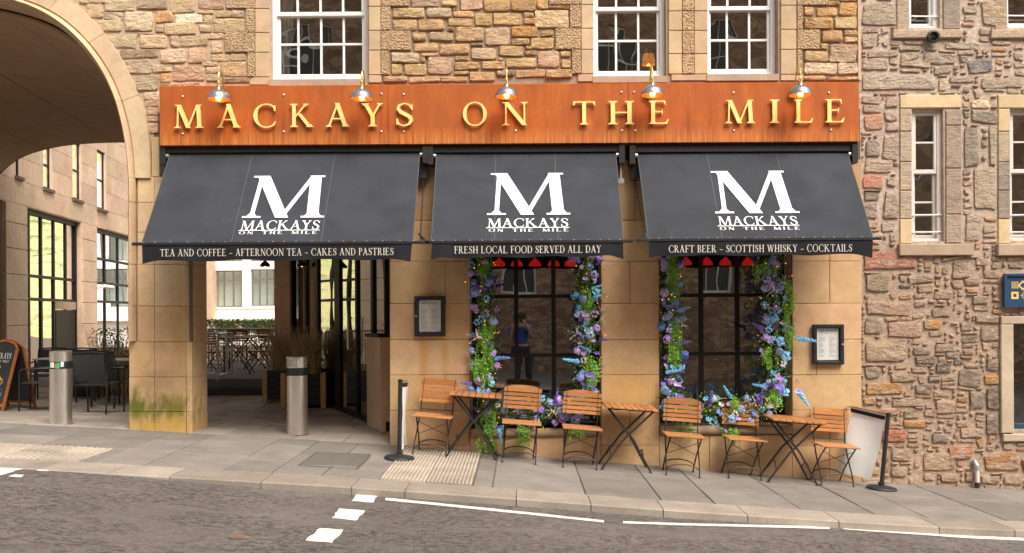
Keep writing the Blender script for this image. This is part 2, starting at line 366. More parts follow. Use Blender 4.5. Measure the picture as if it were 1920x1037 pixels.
# ------------------------------------------------------------------ stones
K = 1 / 155.0      # metres per photo pixel on the facade plane
def stone(name, px0, py0, px1, py1, color, parent, mat, prot=.035, Y=0.0, n=12, jit=.10, loose=1.0, grow=0):
    c = W((px0 + px1) / 2, (py0 + py1) / 2, 0); hw = (px1 - px0) * K / 2 - .007 * loose + grow; hh = (py1 - py0) * K / 2 - .007 * loose + grow
    hw = max(hw, .012); hh = max(hh, .01)
    if hw > .16 or hh > .12: n = 16
    rings = []; pr = prot * random.uniform(.65, 1.25); mn = min(hw, hh)
    cj = jit * 2.2
    cor = [(sx * (hw - random.uniform(0, cj) * mn), sz * (hh - random.uniform(0, cj) * mn)) for sx, sz in ((-1, -1), (1, -1), (1, 1), (-1, 1))]
    tt = (.06, .26, .5, .74, .94) if n == 16 else (.10, .5, .90)
    ol = []
    for q in range(4):
        (xa, za), (xb, zb) = cor[q], cor[(q + 1) % 4]; L = math.hypot(xb - xa, zb - za) + 1e-6; nx_, nz_ = (zb - za) / L, -(xb - xa) / L
        for t in tt:
            d = random.uniform(-1, .5) * min(mn * (.05 + jit * .5), .011); ol.append((xa + (xb - xa) * t + nx_ * d, za + (zb - za) * t + nz_ * d))
    ro = random.uniform(-1, 1) * jit * .5 if hh < .13 else 0
    ol = [(x * math.cos(ro) - z * math.sin(ro), x * math.sin(ro) + z * math.cos(ro)) for x, z in ol]
    n = len(ol); tx, tz = random.uniform(-.35, .35), random.uniform(-.35, .2)
    for inset, y in ((0, Y + .02), (0, Y - pr * .72), (min(.006, mn * .25), Y - pr * .95), (mn * .45, Y - pr)):
        ring = []
        for (x, z) in ol:
            kx = max(0, 1 - inset / hw); kz = max(0, 1 - inset / hh)
            yy = y + ((tx * x / hw + tz * z / hh) * pr * .5 + random.uniform(-.16, .16) * pr if inset else 0)
            ring.append((x * kx, yy, z * kz))
        rings.append(ring)
    v = [p for r_ in rings for p in r_]; f = []
    for r_ in range(3):
        for k in range(n):
            a = r_ * n + k; b = r_ * n + (k + 1) % n; f.append((a, b, b + n, a + n))
    v.append((random.uniform(-.2, .2) * hw, Y - pr * random.uniform(.85, 1.2), random.uniform(-.2, .2) * hh)); ci = len(v) - 1
    for k in range(n): f.append((3 * n + k, 3 * n + (k + 1) % n, ci))
    return v, f, c
def put_stone(name, rect, color, parent, mat, **k):
    v, f, c = stone(name, *rect, color, parent, mat, **k)
    m = bpy.data.meshes.new(name); m.from_pydata(v, [], f); m.materials.append(mat)
    m.polygons.foreach_set('use_smooth', [True] * len(f)); m.set_sharp_from_angle(angle=R(42))
    o = bpy.data.objects.new(name, m); C.objects.link(o); o.location = (c.x, 0, c.z); o.parent = parent; o.color = (*color, 1)
    return o
def jitc(c, k=.10, h=.04):
    s = 1 + random.uniform(-k, k); return tuple(max(.01, x * s * (1 + random.uniform(-h, h))) for x in c)
def block(name, px0, py0, px1, py1, color, parent, mat, Y=0.0, proud=.012, back=.05, gap=.0022, ch=.005, split=None):
    "squared block on the facade with chamfered arrises"
    c = W((px0 + px1) / 2, (py0 + py1) / 2, 0); hw = abs(px1 - px0) * K / 2 - gap; hh = abs(py1 - py0) * K / 2 - gap
    mb = MB(); rs = [(hw, hh, Y + back), (hw, hh, Y - proud + ch), (hw - ch, hh - ch, Y - proud)]
    for a, b, y in rs: mb.v += [(-a, y, -b), (a, y, -b), (a, y, b), (-a, y, b)]
    for r_ in range(2):
        for k in range(4): a = r_ * 4 + k; b = r_ * 4 + (k + 1) % 4; mb.f.append((a, b, b + 4, a + 4))
    mb.f.append((8, 9, 10, 11))
    return mb.build(name, mat, parent, color=color, loc=(c.x, 0, c.z), fixn=False)

# ------------------------------------------------------------------ restaurant building
RB = empty('restaurant_building', label='sandstone restaurant building with rubble upper storey and arched gateway', cat='building')
TAN = (.60, .395, .22); TAN2 = (.55, .385, .245); PINKS = (.52, .37, .25)
ZT = 7.6
def X_(px): return (px - PX) * K
def Z_(py): return CAMZ + (PY - py) * K
OP = (X_(359.5), X_(731)); SW1 = (X_(882), X_(1127)); SW2 = (X_(1236), X_(1484))
HOLES_LOW = [(OP[0], OP[1], -1, 2.75), (SW1[0], SW1[1], Z_(803), 2.75), (SW2[0], SW2[1], Z_(800), 2.75)]
UW = [(509, 691, 147), (1113, 1252, 144.5), (1327.5, 1462, 142)]
HOLES_UP = [(X_(a), X_(b), Z_(c), Z_(-92)) for a, b, c in UW]
mb = MB(); wall_holes(mb, X_(290), X_(1615), -1, 4.2, HOLES_LOW, .004, .40); mb.build('lower_wall', M['joint'], RB, fixn=False)
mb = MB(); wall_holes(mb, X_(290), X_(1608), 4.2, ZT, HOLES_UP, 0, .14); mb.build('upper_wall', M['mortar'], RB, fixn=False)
# reveals of the openings in the lower wall are stone
mb = MB()
for h in HOLES_LOW:
    a, b, c, d = h; e = .003; D = .9 if h[0] == OP[0] else .42
    for x, sgn in (((a, 1), (b, -1)) if h[0] != OP[0] else ((b, -1),)): mb.quad((x + e * sgn, -.008, c), (x + e * sgn, D, c), (x + e * sgn, D, d), (x + e * sgn, -.008, d))
    mb.quad((a, -.008, d - e), (b, -.008, d - e), (b, D, d - e), (a, D, d - e))
mb.build('reveal', M['ashlar'], RB, color=TAN2, fixn=False)
# arch curves (photo pixels on the facade plane -> metres)
IN = [(241, 335), (233, 266), (216, 193), (190, 137), (154, 89), (110, 51), (62, 25), (0, 6), (-60, -6), (-140, -14), (-250, -18)]
OUT = [(285, 335), (281, 250), (260, 177), (233, 117), (196, 62), (150, 14), (95, -18), (25, -42), (-45, -56), (-130, -66), (-250, -72)]
def full(c): return c + [(-500 - x, y) for x, y in reversed(c[:-1])]
IN, OUT = full(IN), full(OUT)
def cat(c, t):
    i = int(min(max(t, 0), len(c) - 1.0001)); u = t - i; g = lambda k: c[min(max(k, 0), len(c) - 1)]
    p0, p1, p2, p3 = g(i - 1), g(i), g(i + 1), g(i + 2)
    if i == 0: p0 = (p1[0], 2 * p1[1] - p2[1])
    return tuple(.5 * ((2 * p1[k]) + (-p0[k] + p2[k]) * u + (2 * p0[k] - 5 * p1[k] + 4 * p2[k] - p3[k]) * u * u + (-p0[k] + 3 * p1[k] - 3 * p2[k] + p3[k]) * u ** 3) for k in (0, 1))
def lerp2(a, b, t): return (a[0] + (b[0] - a[0]) * t, a[1] + (b[1] - a[1]) * t)
MIDF = .36
mb = MB(); N = 80; T = 20.0
for i in range(N):
    a, b = cat(OUT, i * T / N), cat(OUT, (i + 1) * T / N)
    pa, pb = W(a[0] - 4, a[1] + 4), W(b[0] - 4, b[1] + 4)
    mb.quad((pb.x, 0, pb.z), (pa.x, 0, pa.z), (pa.x, 0, ZT), (pb.x, 0, ZT))
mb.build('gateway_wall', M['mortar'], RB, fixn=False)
mb = MB(); mb.quad((X_(276), .004, 3.3), (X_(291), .004, 3.3), (X_(291), .004, ZT), (X_(276), .004, ZT)); mb.build('gateway_wall', M['mortar'], RB, fixn=False)
joints = [0, 1.95, 3.95, 5.6, 7.1, 8.6, 10, 11.4, 12.9, 14.4, 16.0, 18.0, 20]
prof = [(0, -.05), (.06, -.028), (.16, -.028), (.24, -.07), (.36, -.105), (.5, -.118), (.64, -.10), (.74, -.055), (.78, -.01), (.86, .0), (1, .015), (1, .30)]
for a, b in zip(joints, joints[1:]):
    mb = MB(); n = 7; e = .006
    for i in range(n + 1):
        t = a + e + (b - a - 2 * e) * i / n; o_, i_ = cat(OUT, t), cat(IN, t); m_ = lerp2(i_, o_, MIDF)
        po, pm = W(*o_), W(*m_)
        mb.v += [(po.x, .03, po.z), (po.x, -.05, po.z), (pm.x, -.05, pm.z), (pm.x, .1, pm.z)]
    for i in range(n):
        for k in range(3): q = i * 4 + k; mb.f.append((q, q + 1, q + 5, q + 4))
    mb.f += [(0, 1, 2, 3), (n * 4 + 3, n * 4 + 2, n * 4 + 1, n * 4)]
    mb.build('voussoir', M['dressed'], RB, color=jitc((.64, .48, .32), .05, .03))
    mb = MB(); n = 9; q = len(prof)
    for i in range(n + 1):
        t = a + .004 + (b - a - .008) * i / n; o_, i_ = cat(OUT, t), cat(IN, t); m_ = lerp2(i_, o_, MIDF)
        for u, y in prof: p = W(*lerp2(m_, i_, u)); mb.v.append((p.x, y, p.z))
    for i in range(n):
        for k in range(q - 1): r_ = i * q + k; mb.f.append((r_, r_ + 1, r_ + 1 + q, r_ + q))
    mb.build('roll_moulding', M['dressed'], RB, color=jitc((.60, .44, .29), .04, .03), smooth='auto')
for y0, y1 in ((335, 380), (380, 496), (496, 574), (574, 640)):
    mb = MB(); q = len(prof)
    for py in (y0 + .4, y1 - .4):
        for u, y in prof: p = W(258 - 17 * u, py); mb.v.append((p.x, y, p.z))
    for k in range(q - 1): mb.f.append((k, k + 1, k + 1 + q, k + q))
    mb.f += [tuple(range(q - 1, -1, -1)), tuple(range(q, 2 * q))]
    mb.build('roll_moulding', M['dressed'], RB, color=jitc((.61, .44, .28), .04, .03), smooth='auto')
# the freestanding pier between gateway and doorway
mb = MB(); mb.box(X_(247), X_(358.5), .02, .50, -.4, 3.7); mb.build('pier_core', M['ashlar'], RB, color=TAN2)
for i, (y0, y1) in enumerate(((257, 332), (332, 380), (380, 436), (436, 496), (496, 574), (574, 641), (641, 707), (707, 772), (772, 830))):
    col = lambda: jitc(TAN if y0 > 560 else (.61, .44, .27), .05, .03)
    for a, b in (((285, 300) if y0 < 300 else (258.5, 291)) if y0 < 636 else (243, 291), (300, 350) if y0 < 300 else (291, 350)):
        if b > 300 and y0 < 300: continue
        block('ashlar_block', a, y0, b, y1, col(), RB, M['ashlar'], proud=.02)
    if y0 < 300: continue
    # right-hand column with the chamfered corner: front strip, chamfer, reveal
    x0, x1, xr = X_(350), X_(359.5) + .006, X_(386); g = .002
    z1, z0 = W(355, y0).z - g, W(355, y1).z + g; stop = y0 >= 636
    mb = MB(); yr = .51
    if stop: pl = [(x0, -.02), (x1, -.02), (x1, .0)]
    else: pl = [(x0, -.02), (X_(351.5), -.02), (x1 - .002, .045)]
    # plan outline going back along the reveal
    fx = x1 + .0005
    pl = [(p[0], p[1]) for p in pl] + [(fx, yr)]
    n = len(pl)
    for z in (z0, z1): mb.v += [(p[0], p[1], z) for p in pl]
    for k in range(n - 1): mb.f.append((k, k + 1, k + 1 + n, k + n))
    mb.build('ashlar_block', M['ashlar'], RB, color=col(), fixn=False)
# ashlar of the lower facade: courses in photo pixels
rows = [(414, 490), (490, 569), (569, 636.5), (636.5, 703), (703, 769), (769, 835), (835, 925)]
def seg(a, b, cuts, rws=rows, mat='ashlar', col=TAN):
    for i, (y0, y1) in enumerate(rws):
        cs = cuts[i % len(cuts)]; xs = [a] + [c for c in cs if a < c < b] + [b]
        for p, q in zip(xs, xs[1:]): block('ashlar_block', p, y0, q, y1, jitc(col, .06, .03), RB, M[mat])
seg(731, 882, [[], [835], [], [], [835], [880]]); seg(1127, 1236, [[], [1181], [], []]); seg(1485, 1615, [[1555], [1555], [], [1530], []])
seg(882, 1127, [[980], [1050]], [(817.5, 925)]); seg(1127.5, 1127.6, [[]], []); seg(1236, 1485, [[1330], [1400]], [(815.5, 925)])
seg(386, 731, [[480, 640]], [(300, 414)]); seg(731, 1615, [[820, 950, 1080, 1190, 1330, 1480]], [(300, 414)], col=(.46, .29, .15))
for a, b, y in ((882, 1127, 803), (1236, 1484, 800.5)):       # rounded sills
    mb = MB(); x0, x1 = X_(a) + .003, X_(b) - .003; z = Z_(y)
    prf = [(.40, z), (-.03, z), (-.055, z - .012), (-.065, z - .04), (-.055, z - .08), (-.035, z - .1), (.1, z - .1)]
    for x in (x0, x1): mb.v += [(x, p[0], p[1]) for p in prf]
    n = len(prf); mb.f += [(k, k + 1, k + 1 + n, k + n) for k in range(n - 1)] + [tuple(range(n)), tuple(range(2 * n - 1, n - 1, -1))]
    mb.build('window_sill', M['ashlar'], RB, color=(.40, .27, .17), smooth='auto')
# rubble of the upper facade, from the photograph stone by stone
G_, Pk, O_, D_, L_, Y_ = (.40, .31, .225), (.44, .305, .215), (.47, .285, .135), (.29, .215, .15), (.56, .44, .32), (.49, .35, .215)
def zl(ox, oy, k, lst, dflt, parent, mat, **kw):
    for e in lst:
        r_ = e[:4]; col = e[4] if len(e) > 4 else dflt
        put_stone('stone', (ox + r_[0] / k, oy + r_[1] / k, ox + r_[2] / k, oy + r_[3] / k), jitc(col, .10, .05), parent, mat, **kw)
R1 = [(0,-10,150,20),(150,0,325,70),(345,-10,528,60,G_),(545,-8,690,75),(712,-10,865,55,Pk),(45,22,138,110),(150,78,262,118,G_),(268,72,442,188,L_),(458,68,560,135,O_),(572,85,735,140,(.66,.56,.44)),(740,90,795,148),(710,62,800,85),(820,68,905,105),(908,65,988,108),(455,150,503,195),(508,142,695,210,Y_),(800,110,985,200,Y_),(722,152,792,195),(110,120,258,190),(170,205,345,290,G_),(360,212,530,290),(545,218,595,282),(603,218,765,278),(722,203,860,235),(785,248,855,320),(240,298,468,348,D_),(482,295,635,378,L_),(652,285,760,378),(280,360,432,442,G_),(440,390,548,435,L_),(560,390,752,490,Pk),(485,442,548,498,O_),(340,452,472,545,G_),(735,372,825,400),(790,330,895,365),(905,325,995,362),(845,375,1000,460,Y_),(762,405,840,440),(762,445,838,490,G_),(855,470,1030,495,D_),(615,497,720,520),(350,198,440,210),(480,505,600,525),(388,555,472,600,L_),(395,605,470,640,Pk),(405,645,472,690,Pk),(408,698,472,730,G_),(412,738,472,800)]
zl(150, 0, 3.2, R1, (.47, .345, .235), RB, M['rubble'], prot=.022, grow=.012, jit=.075)
R2 = [(290,-20,458,45,Pk),(475,8,568,42),(580,-20,720,65,Pk),(728,-20,883,70,O_),(890,5,1040,68,O_),(1047,3,1110,60,O_),(1115,-10,1235,30,O_),(1115,35,1235,55),(183,50,372,110),(385,50,533,107,G_),(542,70,665,105),(672,82,778,158),(783,82,955,155),(968,78,1025,105),(968,112,1040,145,O_),(1030,62,1240,175,Y_),(540,50,570,63),(183,118,325,185),(336,118,490,187),(515,112,657,160),(513,167,548,187),(555,165,722,252),(733,165,882,282,Pk),(890,158,1050,225,(.40,.22,.10)),(1070,188,1142,218),(893,235,1000,270),(1005,228,1147,295),(303,197,382,247),(400,195,545,250,Pk),(308,260,452,312),(465,265,642,330),(650,262,722,280,D_),(655,290,805,362,G_),(820,278,968,340),(975,308,1042,333),(1048,305,1180,408,Pk),(1187,310,1247,345),(980,280,1015,300),(172,318,340,378,G_),(355,322,450,340),(350,345,375,377),(385,340,540,450,Pk),(558,342,640,365),(553,375,700,420),(715,372,850,418),(815,348,840,364),(858,350,1042,410),(1190,362,1248,412),(175,388,240,450),(248,388,385,450),(553,430,635,450),(640,432,793,490),(805,425,912,458,D_),(920,418,1093,465),(1100,420,1258,468),(125,462,270,495,Pk),(280,462,465,495,Pk),(470,462,630,492)]
zl(680, 0, 3.2, R2, (.475, .315, .175), RB, M['rubble'], prot=.036, grow=.009, jit=.07)
R3 = [(818,37,868,78),(880,40,982,83,O_),(992,12,1083,83,O_),(940,8,995,28),(815,87,962,147,O_),(968,88,1083,148),(905,155,1010,213,O_),(1018,155,1085,180),(1018,188,1083,213),(820,255,940,310),(900,222,935,248),(943,222,1085,313,Pk),(820,315,985,375,L_),(988,315,1088,375,L_),(815,380,925,402),(930,388,1090,404),(950,-30,1083,6,O_)]
zl(1200, 0, 2.667, R3, (.48, .325, .185), RB, M['rubble'], prot=.036, grow=.009, jit=.07)
# rubble just above the picture's edge, laid in courses
for a, b in ((150, 420), (738, 1028), (1552, 1606)):
    y = -8
    while y > -75:
        h = random.uniform(16, 26); x = a
        while x < b - 8:
            wd = random.uniform(22, 52); 
            if x + wd > b - 12: wd = b - x
            if not (a == 150 and x < 150 + (-y) * .0): put_stone('stone', (x, y - h, x + wd - 1, y), jitc((.47, .33, .2), .12, .05), RB, M['rubble'], prot=.04)
            x += wd
        y -= h + 1
# dressed window surrounds: smooth margin by the window, tooled face outside it
def quoin(x0, y0, x1, y1, margin, side):
    col = jitc((.56, .405, .265), .06, .03)
    xm = x1 - margin if side == 'L' else x0 + margin
    if side == 'L':
        block('quoin_stone', xm, y0, x1, y1, col, RB, M['dressed'], proud=.022); block('quoin_stone', x0, y0, xm - .2, y1, jitc((.50, .34, .20), .07, .03), RB, M['tooled'], proud=.034)
    else:
        block('quoin_stone', x0, y0, xm, y1, col, RB, M['dressed'], proud=.022); block('quoin_stone', xm + .2, y0, x1, y1, jitc((.50, .34, .20), .07, .03), RB, M['tooled'], proud=.034)
for x0, y0, y1 in ((425, -26, 17), (462, 17.5, 62), (423, 62.5, 99), (465, 99.5, 145), (455, -70, -26.5)): quoin(x0, y0, 506, y1, 27, 'L')
block('quoin_stone', 468, 145.5, 506, 160, jitc(PINKS), RB, M['dressed'], proud=.02)
for x1, y0, y1 in ((768, -26, 13), (733, 13.5, 58), (771, 58.5, 95), (731, 95.5, 141), (735, -70, -26.5)): quoin(691.5, y0, x1, y1, 23, 'R')
block('quoin_stone', 691.5, 141.5, 716, 156, jitc(PINKS), RB, M['dressed'], proud=.02)
for x0, y0, y1 in ((1029, -30, 9.5), (1068, 10, 54), (1041, 54.5, 93.5), (1072, 94, 139), (1065, -70, -30.5)): quoin(x0, y0, 1112.5, y1, 23, 'L')
block('quoin_stone', 1083, 139.5, 1112.5, 154, jitc(PINKS), RB, M['dressed'], proud=.02)
for x1, y0, y1 in ((1551, -30, 11), (1504, 11.5, 56), (1536, 56.5, 93.5), (1503, 94, 140), (1510, -70, -30.5)): quoin(1463, y0, x1, y1, 30, 'R')
block('quoin_stone', 1463, 140.5, 1506, 152, jitc(PINKS), RB, M['dressed'], proud=.02)
for y0, y1 in ((-24, 21.5), (22, 58), (58.5, 101.5), (102, 139.5), (-66, -24.5)):       # the mullion wall between two windows
    block('quoin_stone', 1253, y0, 1278.5, y1, jitc((.56, .40, .25), .06, .03), RB, M['dressed'], proud=.022)
    block('quoin_stone', 1278.7, y0, 1301, y1, jitc((.50, .34, .2), .06, .03), RB, M['tooled'], proud=.030)
    block('quoin_stone', 1301.2, y0, 1326.5, y1, jitc((.56, .40, .25), .06, .03), RB, M['dressed'], proud=.022)
block('quoin_stone', 1258, 140, 1326, 152, jitc(PINKS), RB, M['dressed'], proud=.02)
for a, b, y in ((506.5, 691, 147.5), (1113, 1252.5, 145), (1327, 1462.5, 142.5)):
    mb = MB(); mb.box(X_(a) + .003, X_(b) - .003, -.03, .16, Z_(y + 12), Z_(y)); mb.build('window_sill', M['dressed'], RB, color=(.42, .31, .23))
    mb = MB(); mb.box(X_(a) - .2, X_(b) + .2, -.025, .05, Z_(-94), Z_(-94) + .3); mb.build('lintel', M['dressed'], RB, color=(.5, .37, .24))
# edge where the two buildings meet
block('quoin_stone', 1607, -75, 1613, 152, (.60, .43, .30), RB, M['dressed'], proud=.02)

# sash windows
def sash(parent, px0, px1, pyb, vx, hy, rail, pyt, Y=.12, fr=5.5, bw_=4.0, bottom=17, gm='oldglass', pm='white', name='sash_window'):
    s = (11 + Y) / 11.0; xx = lambda p: (p - PX) * K * s; zz = lambda p: CAMZ + (PY - p) * K * s
    x0, x1, z0, z1 = X_(px0), X_(px1), Z_(pyb), Z_(pyt); f = .055; mb = MB()
    mb.box(x0, x0 + f, Y, Y + .10, z0, z1); mb.box(x1 - f, x1, Y, Y + .10, z0, z1); mb.box(x0 + f, x1 - f, Y, Y + .10, z1 - .06, z1); mb.box(x0 + f, x1 - f, Y - .004, Y + .10, z0, z0 + bottom * K * .42)
    # lower sash (behind) and upper sash (in front)
    zr = zz(rail); i0, i1 = x0 + f, x1 - f; sf = .032
    zb = z0 + bottom * K * .42
    mb.box(i0, i0 + sf, Y + .045, Y + .085, zb, zr); mb.box(i1 - sf, i1, Y + .045, Y + .085, zb, zr); mb.box(i0 + sf, i1 - sf, Y + .047, Y + .083, zb, z0 + bottom * K)
    mb.box(i0, i1, Y + .012, Y + .088, zr - .02, zr + .03)
    mb.box(i0, i0 + sf, Y + .01, Y + .044, zr + .03, z1 - .06); mb.box(i1 - sf, i1, Y + .01, Y + .044, zr + .03, z1 - .06); mb.box(i0 + sf, i1 - sf, Y + .012, Y + .04, z1 - .1, z1 - .06)
    wn = mb.build(name, M[pm], parent, bevel=.004)
    X = [i0 + sf] + [xx(v) for v in vx] + [i1 - sf]; bt = bw_ * K
    zl_ = [z0 + bottom * K] + [zz(h) for h in hy if h > rail] + [zr - .02]; zu = [zr + .03] + [zz(h) for h in hy if h < rail] + [z1 - .1]
    for zs, yy in ((zl_, Y + .055), (zu, Y + .02)):
        for v in X[1:-1]: m_ = MB(); m_.box(v - bt / 2, v + bt / 2, yy, yy + .022, zs[0], zs[-1]); m_.build('glazing_bar', M[pm], wn)
        for h in zs[1:-1]: m_ = MB(); m_.box(X[0], X[-1], yy - .003, yy + .02, h - bt / 2, h + bt / 2); m_.build('glazing_bar', M[pm], wn)
        for a, b in zip(X, X[1:]):
            for c, d in zip(zs, zs[1:]):
                m_ = MB(); tl = random.uniform(-.0025, .0025); t2 = random.uniform(-.0025, .0025)
                m_.quad((a, yy + .012 + tl, c), (b, yy + .012 - tl, c), (b, yy + .012 - tl + t2, d), (a, yy + .012 + tl + t2, d)); m_.build('pane', M[gm], wn, fixn=False)
    return wn
sash(RB, 509, 691, 147, (560.5, 603.5, 646), (78.5, -26), 24, -92)
sash(RB, 1113, 1252, 144.5, (1159, 1201), (75.5, -26), 18, -92)
sash(RB, 1327.5, 1462, 142, (1368, 1410), (75.5, -26), 18, -92)
# rooms behind the upper windows
def room(name, x0, x1, y0, y1, z0, z1, mat, parent):
    m_ = MB(); m_.quad((x0, y1, z0), (x1, y1, z0), (x1, y1, z1), (x0, y1, z1)); m_.quad((x0, y0, z0), (x0, y1, z0), (x0, y1, z1), (x0, y0, z1)); m_.quad((x1, y0, z0), (x1, y0, z1), (x1, y1, z1), (x1, y1, z0))
    m_.quad((x0, y0, z0), (x1, y0, z0), (x1, y1, z0), (x0, y1, z0)); m_.quad((x0, y0, z1), (x0, y1, z1), (x1, y1, z1), (x1, y0, z1)); return m_.build(name, M[mat], parent, fixn=False)
room('upstairs_room', X_(430), X_(780), .26, 3.5, Z_(175), Z_(-120), 'room2', RB); room('upstairs_room', X_(1050), X_(1530), .26, 4.0, Z_(175), Z_(-120), 'room2', RB)

# shop windows: black frames, glazing bars and panes
def shopwin(px0, px1, ysill, vs, hs, Y=.28):
    x0, x1 = X_(px0) + .005, X_(px1) - .005; z0, z1 = Z_(ysill) + .002, 2.75; f = .05
    mb = MB(); mb.box(x0, x0 + f, Y, Y + .07, z0, z1); mb.box(x1 - f, x1, Y, Y + .07, z0, z1); mb.box(x0 + f, x1 - f, Y, Y + .07, z0, z0 + .07); mb.box(x0 + f, x1 - f, Y, Y + .07, z1 - .06, z1)
    wn = mb.build('shop_window', M['blackpaint'], RB)
    X = [x0 + f] + [W(v, 600, Y).x for v in vs] + [x1 - f]; Z = [z0 + .07] + [W(1000, h, Y).z for h in hs] + [z1 - .06]
    for v in X[1:-1]: m_ = MB(); m_.box(v - .027, v + .027, Y + .005, Y + .06, z0 + .07, z1 - .06); m_.build('glazing_bar', M['blackpaint'], wn)
    for h in Z[1:-1]: m_ = MB(); m_.box(x0 + f, x1 - f, Y + .008, Y + .055, h - .022, h + .022); m_.build('glazing_bar', M['blackpaint'], wn)
    for a, b in zip(X, X[1:]):
        for c, d in zip(Z, Z[1:]): m_ = MB(); tl = random.uniform(-.002, .002); m_.quad((a, Y + .03 + tl, c), (b, Y + .03 - tl, c), (b, Y + .03 - tl, d), (a, Y + .03 + tl, d)); m_.build('pane', M['glass'], wn, fixn=False)
shopwin(882, 1127, 803, (899, 968, 1038, 1108), (777, 666, 555.5, 446)); shopwin(1236, 1484, 800.5, (1247, 1315, 1383, 1451), (777, 665.5, 555.5, 446))
# dining room behind them
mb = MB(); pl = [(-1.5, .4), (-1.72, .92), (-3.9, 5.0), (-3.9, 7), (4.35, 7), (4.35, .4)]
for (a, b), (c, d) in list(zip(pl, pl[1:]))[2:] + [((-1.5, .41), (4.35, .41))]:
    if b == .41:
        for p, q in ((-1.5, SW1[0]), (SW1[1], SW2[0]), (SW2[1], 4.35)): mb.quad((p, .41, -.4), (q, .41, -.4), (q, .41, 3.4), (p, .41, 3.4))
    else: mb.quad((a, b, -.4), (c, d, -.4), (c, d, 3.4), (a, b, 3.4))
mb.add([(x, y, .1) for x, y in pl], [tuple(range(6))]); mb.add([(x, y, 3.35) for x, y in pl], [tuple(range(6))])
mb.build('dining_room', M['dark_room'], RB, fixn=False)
# upper mass of the building: back wall, roof, floors
mb = MB(); mb.quad((-13, 9.5, 7.6), (4.15, 9.5, 7.6), (4.15, 9.5, ZT), (-13, 9.5, ZT)); mb.quad((-4.2, 9.5, 3.5), (4.15, 9.5, 3.5), (4.15, 9.5, 7.6), (-4.2, 9.5, 7.6)); mb.quad((-13, 0, ZT), (4.15, 0, ZT), (4.15, 9.5, ZT), (-13, 9.5, ZT)); mb.quad((4.12, .5, -1), (4.12, 9.5, -1), (4.12, 9.5, ZT), (4.12, .5, ZT))
mb.quad((-13, 0, 4), (-13, 9.5, 4), (-13, 9.5, ZT), (-13, 0, ZT))
mb.build('rear_wall', M['dressed'], RB, color=TAN2, fixn=False)

# vault under the archway: skewed, lined with large panels
SK = -.122
def vp(t, Y):
    p = cat(IN, t); X, Z = X_(p[0]), Z_(p[1]); return (X + SK * Y, Y, Z)
rings = [.30, 1.0, 1.9, 2.8, 3.7, 4.6, 5.5, 6.4, 7.4, 8.4, 9.4]; tj = [0, 1.35, 4.1, 7.0, 10, 13, 15.9, 18.6, 20]
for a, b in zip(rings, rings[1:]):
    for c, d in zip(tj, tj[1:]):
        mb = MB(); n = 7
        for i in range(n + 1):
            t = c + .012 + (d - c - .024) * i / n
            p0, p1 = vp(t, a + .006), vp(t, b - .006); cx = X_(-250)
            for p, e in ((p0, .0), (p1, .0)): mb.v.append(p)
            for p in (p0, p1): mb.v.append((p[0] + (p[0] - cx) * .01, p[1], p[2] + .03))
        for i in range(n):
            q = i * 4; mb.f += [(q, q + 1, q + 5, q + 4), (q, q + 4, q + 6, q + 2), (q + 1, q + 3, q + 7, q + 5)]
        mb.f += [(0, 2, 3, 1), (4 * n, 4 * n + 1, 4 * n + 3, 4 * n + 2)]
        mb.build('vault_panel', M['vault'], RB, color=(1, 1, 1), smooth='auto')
mb = MB()
for i in range(60):
    for Y0, Y1 in ((.3, 9.5),):
        a, b = vp(i / 3, Y0), vp((i + 1) / 3, Y0); c, d = vp((i + 1) / 3, Y1), vp(i / 3, Y1)
        up = lambda p: (p[0] + (p[0] - X_(-250)) * .008, p[1], p[2] + .025); mb.quad(up(a), up(b), up(c), up(d))
    p, q = vp(i / 3, 9.45), vp((i + 1) / 3, 9.45); mb.quad(p, q, (q[0], 9.45, ZT), (p[0], 9.45, ZT))
mb.build('vault_shell', M['joint'], RB, fixn=False)
# edge beam of the vault and the flat ceiling of the passage beside it
mb = MB(); zb = Z_(335)
for Y0, Y1 in ((.4, 9.4),):
    xa, xb = X_(241) + SK * Y0, X_(241) + SK * Y1
    mb.add([(xa, Y0, zb), (xa + .35, Y0, zb), (xb + .35, Y1, zb), (xb, Y1, zb), (xa, Y0, zb + .5), (xa + .35, Y0, zb + .5), (xb + .35, Y1, zb + .5), (xb, Y1, zb + .5)], [(0, 3, 2, 1), (0, 1, 5, 4), (1, 2, 6, 5), (3, 0, 4, 7), (2, 3, 7, 6)])
    xl, xm = X_(-741) + SK * Y0, X_(-741) + SK * Y1
mb.build('edge_beam', M['dressed'], RB, color=TAN2)
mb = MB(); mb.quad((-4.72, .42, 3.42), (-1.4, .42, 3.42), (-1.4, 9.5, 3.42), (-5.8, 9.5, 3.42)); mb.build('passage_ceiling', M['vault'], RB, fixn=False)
mb = MB(); xa = X_(-741); mb.box(xa - .8, xa, 0, .9, -1, zb); mb.build('pier_core', M['ashlar'], RB, color=TAN2)
# stone column at the rear of the passage
SA, SB = Vector((-1.71, .9, 0)), Vector((-3.9, 5.0, 0)); SU = (SB - SA).normalized(); SN = Vector((-SU.y, SU.x, 0))
p0 = W(514, 500, 5.05); p1 = W(543, 500, 5.05)
for z0, z1 in ((-.2, .75), (.755, 1.5), (1.505, 2.25), (2.255, 3.42)):
    mb = MB(); mb.box(p0.x, p1.x, 5.05, 5.5, z0, z1); mb.build('column_block', M['dressed'], RB, color=jitc((.54, .36, .22), .04))
